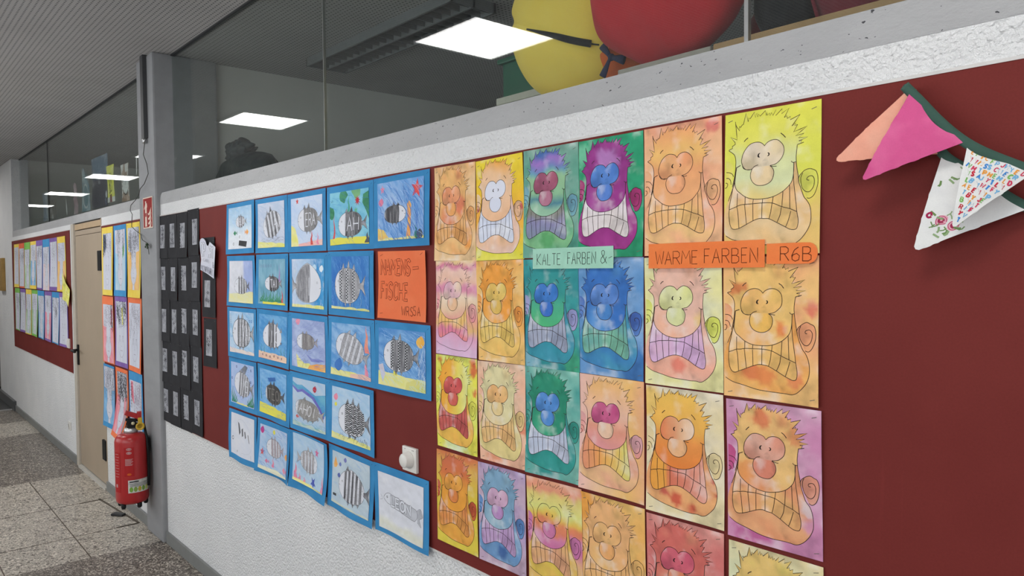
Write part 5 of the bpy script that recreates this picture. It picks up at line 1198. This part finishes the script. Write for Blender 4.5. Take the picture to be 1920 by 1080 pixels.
# =================================================================== bunting
bt = tag(empty('bunting', (-.50, -.05, 1.99)), 'cloth bunting with green ribbon and four triangular flags on the red board', 'bunting')
B0 = Vector((-.50, -.05, 1.99))
GREENM = mat_fabric('green_ribbon_cloth', (.035, .085, .065), (.045, .105, .08))
def ribbon(pts, w, y0):
    p = smooth([(x, z) for x, z in pts], 6); m = MB(); bm = m.bm
    t = np.gradient(p, axis=0); t /= np.hypot(t[:, 0], t[:, 1])[:, None]; n = np.stack([-t[:, 1], t[:, 0]], -1)
    rows2 = []
    for k, (q_, nn) in enumerate(zip(p, n)):
        row = []
        for s_ in (-.5, -.25, 0, .25, .5):
            yy = y0 - .0025 * (1 - (2 * s_) ** 2) + .002 * math.sin(k * .4)
            row.append(bm.verts.new(Vector((q_[0] + nn[0] * s_ * w, yy, q_[1] + nn[1] * s_ * w)) - B0))
        rows2.append(row)
    for a, b in zip(rows2, rows2[1:]):
        for k in range(4): bm.faces.new((a[k], a[k + 1], b[k + 1], b[k])).smooth = True
    o = m.build('ribbon', GREENM, bt)
    s = o.modifiers.new('thick', 'SOLIDIFY'); s.thickness = .0014; s.offset = 0
    return o
ribbon([(-.512, 2.000), (-.482, 1.943), (-.456, 1.884), (-.420, 1.852), (-.382, 1.820), (-.334, 1.784), (-.25, 1.735)], .016, -.022)
ribbon([(-.507, 2.002), (-.478, 1.966), (-.453, 1.935), (-.429, 1.908), (-.405, 1.887), (-.375, 1.867), (-.328, 1.841), (-.25, 1.80)], .016, -.050)
MB().lathe([(.003, 0), (.003, .035), (.006, .038), (.006, .042)], (-.006, .0455, .010), 12, 'y').build('pin', STEEL, bt)
def pennant(a, b, tip, bg, label, strokes=(), regs=(), bow=.006):
    a, b, tip = Vector(a), Vector(b), Vector(tip)
    ex = (b - a); W0 = ex.length; mid = (a + b) / 2; ez = tip - mid; H0 = ez.length
    ol = [(0, 0), (1, 0), (.53, .985), (.50, 1.0), (.47, .985)]
    ol2 = [(.02, .0), (.98, .0), (.5, .97)]
    strokes = [k for k in strokes if inside(np.asarray(k[0], float), ol2).all()]
    regs = [k for k in regs if inside(np.asarray(k[0], float), ol2).all()]
    o = sheet('pennant', W0, H0, bg, regs, strokes, None, bt, .006, ol, lift=.0004)
    nrm = ex.cross(ez).normalized()
    if nrm.y > 0: nrm = -nrm
    for v in o.data.vertices:
        u = v.co.x / W0; w = .5 - v.co.z / H0
        l = -v.co.y
        P = mid + ex * u + ez * w + nrm * (l + bow * math.sin(math.pi * min(1, max(0, w))) * (1 - (2 * u) ** 2))
        v.co = P - B0
    s = o.modifiers.new('thick', 'SOLIDIFY'); s.thickness = .0016; s.offset = -1 if False else 1
    s.use_rim = True
    return tag(o, label)
fl_rng = np.random.RandomState(5)
def clothmix(c1, c2, seed): return wash(A(*c1), A(*c2), seed, 4, amt=.04)
pennant((-.513, -.023, 1.998), (-.454, -.023, 1.882), (-.626, -.045, 1.888), clothmix((238, 165, 140), (240, 175, 150), 1), 'plain salmon cloth flag')
pennant((-.499, -.050, 1.986), (-.416, -.050, 1.893), (-.570, -.062, 1.847), clothmix((212, 80, 140), (220, 95, 150), 2), 'plain pink cloth flag')
RO = [L(190, 70, 110), L(160, 40, 80), L(225, 160, 180)]; LE = L(110, 140, 85)
S = []; rg = []
for k in range(26):
    u, v = fl_rng.uniform(.04, .96), fl_rng.uniform(.03, .95)
    if abs(u - .5) > (1 - v) * .48: continue
    if k % 2 == 0:
        rg.append((blobp(u, v, .055, 8, k, .8), flat(A(226, 170, 185)))); S.append((blobp(u, v, .02, 7, k), .0034, RO[1])); S.append((blobp(u, v, .045, 7, k), .0012, RO[0]))
    for a_ in range(5):
        q_ = fl_rng.uniform(0, 6.28); du, dv = .075 * math.cos(q_), .075 * math.sin(q_)
        S.append(([(u + du, v + dv), (u + du * 1.5 + .01, v + dv * 1.5), (u + du * 1.9, v + dv * 1.9)], .0032 if a_ % 2 else .0018, LE if a_ % 3 else L(140, 165, 120)))
pennant((-.455, -.023, 1.883), (-.330, -.023, 1.782), (-.487, -.050, 1.721), clothmix((222, 222, 222), (228, 228, 226), 3), 'white cloth flag with pink roses and green leaves', S, rg)
S = []
pal = [L(190, 40, 60), L(60, 130, 200), L(225, 150, 60), L(120, 175, 90), L(200, 60, 90), L(110, 170, 210)]
keys = 'ABCEFHJKLMNPRSTVWYDQ'
for k in range(13):
    for j in range(11):
        u, v = .04 + .077 * k + fl_rng.uniform(-.015, .015) + .03 * (j % 2), .02 + .085 * j + fl_rng.uniform(-.01, .01)
        if abs(u + .02 - .5) > (1 - v - .04) * .49 - .02: continue
        c = pal[fl_rng.randint(6)]; ch = keys[fl_rng.randint(len(keys))]; sl = fl_rng.uniform(-.4, .4)
        for p in text(ch, u, v, .042, .056, slant=sl): S.append((p, .0016 if fl_rng.rand() < .5 else .0024, c))
pennant((-.410, -.050, 1.886), (-.322, -.050, 1.833), (-.422, -.072, 1.756), clothmix((222, 222, 220), (228, 228, 226), 4), 'white cloth flag printed with small coloured letters', S)
# =================================================================== the rooms behind the glass
CREAM = simple('cream_laminate', (.55, .53, .45), .5, var=.04); OAK = simple('oak_laminate', (.40, .25, .12), .5, var=.15, scale=10)
def cabinet(x0, x1, y0, y1, z1, m, label):
    t = tag(empty('cupboard', ((x0 + x1) / 2, (y0 + y1) / 2, 0)), label, 'cupboard')
    w = (x1 - x0) / 2; d = (y1 - y0) / 2
    MB().box((-w, -d, 0), (w, d, z1 - .03)).build('body', m, t)
    MB().box((-w - .006, -d - .006, z1 - .03), (w + .006, d, z1), .003).build('top_panel', m, t)
    for s in (-1, 1): 
        o = MB().box((min(0, s * w) + .004, d - .001, .08), (max(0, s * w) - .004, d + .017, z1 - .06), .002).build('door', m, t)
        MB().box((s * .05 - .006, d + .016, 1.0), (s * .05 + .006, d + .04, 1.14), .004).build('handle', STEEL, o)
cabinet(-2.511, -1.60, .75, 1.2, 2.441, CREAM, 'cream cupboard top showing behind the glass left of the yellow plush')
cabinet(-1.43, -1.125, .30, .95, 2.274, simple('shaded_cream_laminate', (.36, .33, .29), .5), 'cream cupboard, shade put into its colour, behind the glass under the red plush')  # cream darkened in the material to carry the shade below the red plush
cabinet(-1.105, .10, .30, .95, 2.276, OAK, 'brown wooden cupboard behind the glass at the upper right')
tag(box('shelf_board', (-2.1, .37, 2.246), (-1.445, .75, 2.270), CREAM), 'low cream shelf board behind the sill under the yellow plush', 'shelf')
YF = mat_fabric('yellow_plush', (.92, .66, .105), (.93, .70, .13)); OF = mat_fabric('orange_plush', (.62, .125, .03), (.66, .145, .035))
RF = mat_fabric('red_plush', (.50, .022, .034), (.56, .03, .04)); BF = mat_fabric('black_plush', (.012, .013, .016), (.018, .019, .022)); NAVY = mat_fabric('navy_cloth', (.015, .025, .07), (.02, .03, .085))
CRIM = mat_fabric('crimson_plush', (.16, .018, .032), (.20, .024, .04))
def lumpy(seed, amp=.04, f=2.2):
    from mathutils import noise as mn
    def d(n): return 1 + amp * mn.noise(Vector((n.x * f + seed, n.y * f, n.z * f)))
    return d
# yellow plush with a stitched black line
pl = tag(empty('plush_toy', (-1.79, .53, 2.272)), 'big round yellow plush toy with a black line behind the glass', 'plush toy')
c = Vector((0, 0, .286))
def ysh(n):
    k = lumpy(1, .015)(n)
    k *= 1 - .06 * math.exp(-((n.z + .33 + .55 * (n.x + .0)) / .09) ** 2) * (1 if n.y < .3 else .3)      # the seam where the line is stitched
    return k
RX, RY, RZ = .308, .21, .286
MB().blob(c, (RX, RY, RZ), 6, ysh).build('body', YF, pl)
m = MB(); pts = []; tp = []
ML = [(-.094, -.186, -.045), (-.053, -.191, -.061), (-.004, -.191, -.080), (.048, -.183, -.100), (.092, -.169, -.118), (.130, -.150, -.131), (.151, -.137, -.137), (.156, -.134, -.139), (.165, -.127, -.141), (.174, -.120, -.143)]
ML = smooth(ML, 4)
for k, q_ in enumerate(ML):
    n = Vector((q_[0] / .29, q_[1] / .20, q_[2] / .27)).normalized(); kk = ysh(n) * 1.003
    s = k / (len(ML) - 1)
    pts.append(Vector((n.x * RX, n.y * RY, n.z * RZ)) * kk + c); tp.append((.25 + .75 * ss(0, .45, s)) if s < .76 else .22)
m.tube(pts, .0125, 10, tp).build('mouth_line', BF, pl)
MB().blob((.190, .02, .202), (.162, .135, .200), 5, lumpy(4, .04)).build('orange_panel', OF, pl)
b = MB()
b0 = Vector((.232, -.122, .086))
b.blob(b0, (.012, .010, .012), 3)
for dv in (Vector((-.030, .0, -.048)), Vector((.05, .0, -.018)), Vector((-.04, .01, .045))):
    b.tube([b0 + Vector((0, -.004, 0)) + dv * t for t in (0, .4, .8, 1.15)], .011, 8, [.6, .8, 1.2, 1.4], .35)
b.build('navy_bow', NAVY, pl)
# red plush
rp = tag(empty('plush_toy', (-1.258, .335, 2.277)), 'large dark red plush cushion behind the glass right of the yellow plush', 'plush toy')
def rsh(n):
    k = lumpy(7, .06, 1.6)(n)
    k *= 1 - .022 * math.sin(n.x * 11 + n.z * 5) * (1 if n.x < .2 else .3)
    return k
MB().blob((-.03, .0, .205), (.262, .14, .205), 6, rsh).build('body', RF, rp)
MB().blob((-.03, -.105, .235), (.085, .055, .06), 5, lumpy(9, .08)).build('fold', RF, rp)
# ball, black and crimson plush on the wooden cupboard
bl = tag(empty('striped_ball', (-1.205, .80, 2.278)), 'striped ball in white, maroon, orange and green behind the metal joint', 'ball')
cols = [(.55, .55, .53), (.22, .03, .045), (.55, .30, .08), (.12, .38, .07), (.55, .55, .53), (.22, .03, .045), (.55, .30, .08), (.12, .38, .07)]
m = MB(); m.blob((0, 0, .125), (.105, .105, .125), 5)
rot = Matrix.Rotation(R(18), 3, 'Y') @ Matrix.Rotation(R(-22), 3, 'Z')
for f_ in m.bm.faces:
    q_ = rot @ (f_.calc_center_median() - Vector((0, 0, .125))); f_.material_index = int(((math.atan2(q_.y, q_.x) / (2 * math.pi)) % 1) * 8) % 8
m.build('ball_shell', [simple('ball_panel_%s' % 'abcdefgh'[i], c_, .5, var=.03) for i, c_ in enumerate(cols)], bl)
bp = tag(empty('plush_toy', (-1.015, .50, 2.278)), 'black plush ball behind the glass at the top edge', 'plush toy'); MB().blob((0, 0, .130), (.080, .10, .130), 5, lumpy(12, .04)).build('body', BF, bp)
cp = tag(empty('plush_toy', (-.835, .50, 2.278)), 'crimson plush cushion behind the glass, far right', 'plush toy'); MB().blob((.0, 0, .12), (.095, .10, .12), 5, lumpy(15, .08)).build('body', CRIM, cp)
MB().tube([(-.065, -.05, .03), (-.078, -.065, .10), (-.066, -.06, .18)], .005, 8).build('seam', CRIM, cp)
# green box on the cream cupboard
gb = tag(empty('storage_box', (-2.49, 1.0, 2.442)), 'dark green plastic box with rim behind the yellow plush', 'box')
GB = simple('green_crate_plastic', (.022, .125, .075), .35, var=.12, scale=8)
MB().box((-.16, -.10, 0), (.24, .10, .205), .006).build('box_body', GB, gb)
MB().box((-.185, -.115, .205), (.25, .115, .228), .006).build('rim', GB, gb)
MB().box((.02, -.118, .12), (.06, -.10, .205), .004).build('latch', GB, gb)
# dark bag on a shelf behind the sill
sh = box('shelf_board', (-4.86, .19, 2.115), (-2.2, .48, 2.140), CREAM); tag(sh, 'cream shelf board just behind the sill under the dark plastic bag', 'shelf')
FILM = mat_film()
bg = tag(empty('plastic_bag', (-4.33, .32, 2.172)), 'crumpled dark plastic bag behind the glass right of the column', 'bag')
def crump(seed, a1, pleats, ph):
    from mathutils import noise as mn
    def d(n):
        p = Vector((n.x * 1.3 + seed, n.y * 1.3, n.z * 1.3)); a = math.atan2(n.z, n.x)
        return 1 + a1 * mn.noise(p) + .05 * abs(math.sin(pleats * a + 2 * n.y + ph)) ** .6 * (1 - n.y * n.y) + .05 * mn.noise(p * 2.6)
    return d
MB().blob((.06, 0, .085), (.40, .10, .105), 6, crump(3, .16, 3, .4)).build('bag_body', FILM, bg)
m = MB(); m.blob((0, 0, 0), (1, 1, 1), 6, crump(8, .20, 4, 1.1))
for v in m.bm.verts:                                     # the twisted neck flares out into a loose, pointed collar
    n = v.co.copy(); a = math.atan2(n.z, n.x)
    k = 1 + .55 * math.exp(-((a - 2.45) / .28) ** 2) + .55 * math.exp(-((a - .12) / .30) ** 2) + .18 * math.exp(-((a - 1.2) / .3) ** 2) + .10 * abs(math.sin(9 * a + 3 * n.y))
    k *= 1 + .10 * math.sin(17 * n.x + 9 * n.z)
    v.co = Vector((n.x * .125 * k - .05, n.y * .06, n.z * .060 * k + .215))
m.build('gathered_top', FILM, bg)

# louvred grille in the ceiling of the room behind
lv = tag(empty('ceiling_grille', (-3.62, .90, ZC)), 'dark louvred strip in the ceiling behind the glass', 'ceiling grille')
GM = simple('grey_grille', (.16, .165, .17), .5)
f = MB()
for y0 in (-.14, -.006, .128): f.box((-.76, y0, -.05), (.76, y0 + .012, 0))
f.box((-.76, -.14, -.05), (-.75, .14, 0)).box((.75, -.14, -.05), (.76, .14, 0))
f.build('frame', GM, lv)
for r_ in (0, 1):
    for k in range(20):
        x = -.72 + k * .076
        MB().box((x, -.128 + .134 * r_, -.045), (x + .004, -.006 + .134 * r_, -.004)).build('louvre', GM, lv)
# window decorations stuck up behind the left glazing
def deco(name, x0, x1, z0, z1, bg_, regs, strokes, label, y=.128, outline=None):
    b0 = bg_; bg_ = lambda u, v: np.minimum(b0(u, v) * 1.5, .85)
    o = sheet(name, x1 - x0, z1 - z0, bg_, regs, strokes, lambda a, b: -.004 * (1 + np.sin(9 * a + 14 * b)), None, .02, outline, loc=((x0 + x1) / 2, y, (z0 + z1) / 2))
    return tag(o, label, 'window decoration')
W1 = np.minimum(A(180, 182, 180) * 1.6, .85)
deco('paper_strip', -6.625, -6.405, 2.235, 2.525, wash(A(205, 210, 70), A(212, 214, 90), 3), [([(0, .86), (1, .86), (1, 1), (0, 1)], flat(W1)), ([(.3, .80), (.55, .78), (.6, 1), (.3, 1)], flat(A(130, 70, 75)))], [(blobp(.5, .55, .14, 8, 3), .012, L(70, 75, 40)), (blobp(.35, .62, .1, 8, 4), .008, L(70, 75, 40)), ([(.3, .2), (.7, .24)], .008, L(150, 150, 90))], 'lime yellow paper strip in the left window next to the column')
deco('paper_clock', -6.20, -5.99, 2.212, 2.490, wash(A(120, 95, 80), A(150, 130, 115), 3), [([(x, y) for x, y in circ_(.5, .57, .40, .25)], flat(W1)), ([(.0, .0), (.4, .0), (.3, .16), (.1, .22)], flat(W1)), ([(.55, .02), (.95, 0), (.9, .2), (.6, .24)], flat(W1))], [(circ_(.5, .57, .40, .25), .010, L(50, 45, 40)), ([(.5, .57), (.62, .42)], .006, BLK)] + [(blobp(.08 + .84 * (k % 2), .25 + .11 * (k // 2), .06, 6, k), .010, W1) for k in range(12)], 'brown and white paper clock in the left window nearest the column')
deco('paper_poster', -7.16, -6.64, 2.215, 2.640, bands([(0, A(75, 95, 115)), (.3, A(80, 100, 120)), (.45, A(62, 62, 74)), (1, A(58, 58, 68))], 3), [(weed(.85, .3, .08, 2, .97), pencil(A(120, 135, 160), A(100, 115, 150), 2)), (blobp(.92, .78, .05), flat(W1))], [([(.1, .12), (.3, .2)], .004, L(120, 140, 160))], 'dark blue grey poster in the left window left of the lime strip', .135)
deco('paper_figure', -7.50, -7.18, 2.212, 2.600, wash(A(95, 125, 135), A(150, 165, 172), 3), [(circ_(.5, .66, .32, .26), flat(A(120, 150, 160)))], [(circ_(.5, .66, .32, .26), .014, W1), ([(.1, .0), (.3, .3), (.05, .98)], .012, W1), ([(.6, .1), (.9, .35), (.8, .9)], .010, A(170, 185, 195))], 'teal and white paper figure in the middle of the left window', .122, [(.28, 0), (.42, .05), (.62, .25), (1, .45), (.95, 1), (.05, 1), (.0, .6), (.1, .3)])
deco('paper_figure', -7.86, -7.63, 2.212, 2.500, wash(A(150, 120, 128), A(175, 155, 160), 4), [], [(blobp(.5, .3 + .22 * k, .2, 8, k), .008, A(190, 175, 178)) for k in range(3)], 'pinkish paper figure in the left window', .122, [(.5, 0), (.75, .08), (.85, .3), (.7, .45), (.95, .7), (.8, 1), (.1, 1), (.2, .7), (.0, .5), (.3, .3), (.2, .1)])
deco('paper_drop', -8.20, -8.08, 2.222, 2.38, flat(W1), [], [], 'small white paper drop in the left window', .122, [(.5, 0), (.7, .3), (.8, .7), (.6, .98), (.4, .98), (.2, .7), (.35, .3)])
deco('paper_strip', -9.02, -8.66, 2.222, 2.42, wash(A(125, 118, 112), A(100, 98, 98), 5), [([(.7, 0), (.85, 0), (.85, 1), (.72, 1)], flat(A(160, 158, 155))), ([(.3, .75), (.5, .72), (.52, .95), (.3, .98)], flat(W1))], [], 'brown grey paper strip at the far end of the left window', .130)
deco('paper_strip', -9.32, -9.06, 2.222, 2.520, wash(A(135, 150, 165), A(170, 175, 182), 6), [], [([(.2 + .1 * k, .05), (.1 + .12 * k, .95)], .010, A(115, 130, 150)) for k in range(5)], 'blue grey paper streamer at the far end of the left window', .122)
deco('paper_tail', -5.79, -5.735, 2.38, 2.50, flat(W1), [], [], 'white paper tail hanging beside the column in the left window', .122, [(.5, 0), (1, .05), (.8, .5), (.3, 1), (0, 1), (.3, .5)])

# =================================================================== world, camera
wd_ = bpy.data.worlds.new('World'); scene.world = wd_; wd_.use_nodes = True
wd_.node_tree.nodes['Background'].inputs['Color'].default_value = (.05, .05, .05, 1)
wd_.node_tree.nodes['Background'].inputs['Strength'].default_value = .3
cam = bpy.data.cameras.new('camera'); co = bpy.data.objects.new('camera', cam); COL.objects.link(co)
cam.sensor_width = 36; cam.lens = 36 * 1385.0 / 1920; cam.clip_start = .02
fw = Vector((-0.747789, 0.663237, -0.030475)); rt = Vector((0.663733, 0.747909, -0.009556)); up = Vector((-0.016455, 0.027373, 0.999490))
co.matrix_world = Matrix(((rt.x, up.x, -fw.x, 0.0), (rt.y, up.y, -fw.y, -1.40508), (rt.z, up.z, -fw.z, 1.70), (0, 0, 0, 1)))
scene.camera = co
vs = scene.view_settings
vs.view_transform = 'Standard'; vs.look = 'None'; vs.gamma = 1.0; vs.use_curve_mapping = False; vs.exposure = 0.13
scene.cycles.use_denoising = True
scene.cycles.max_bounces = 10; scene.cycles.diffuse_bounces = 5; scene.cycles.glossy_bounces = 4; scene.cycles.transparent_max_bounces = 12
scene.cycles.sample_clamp_indirect = 6.0
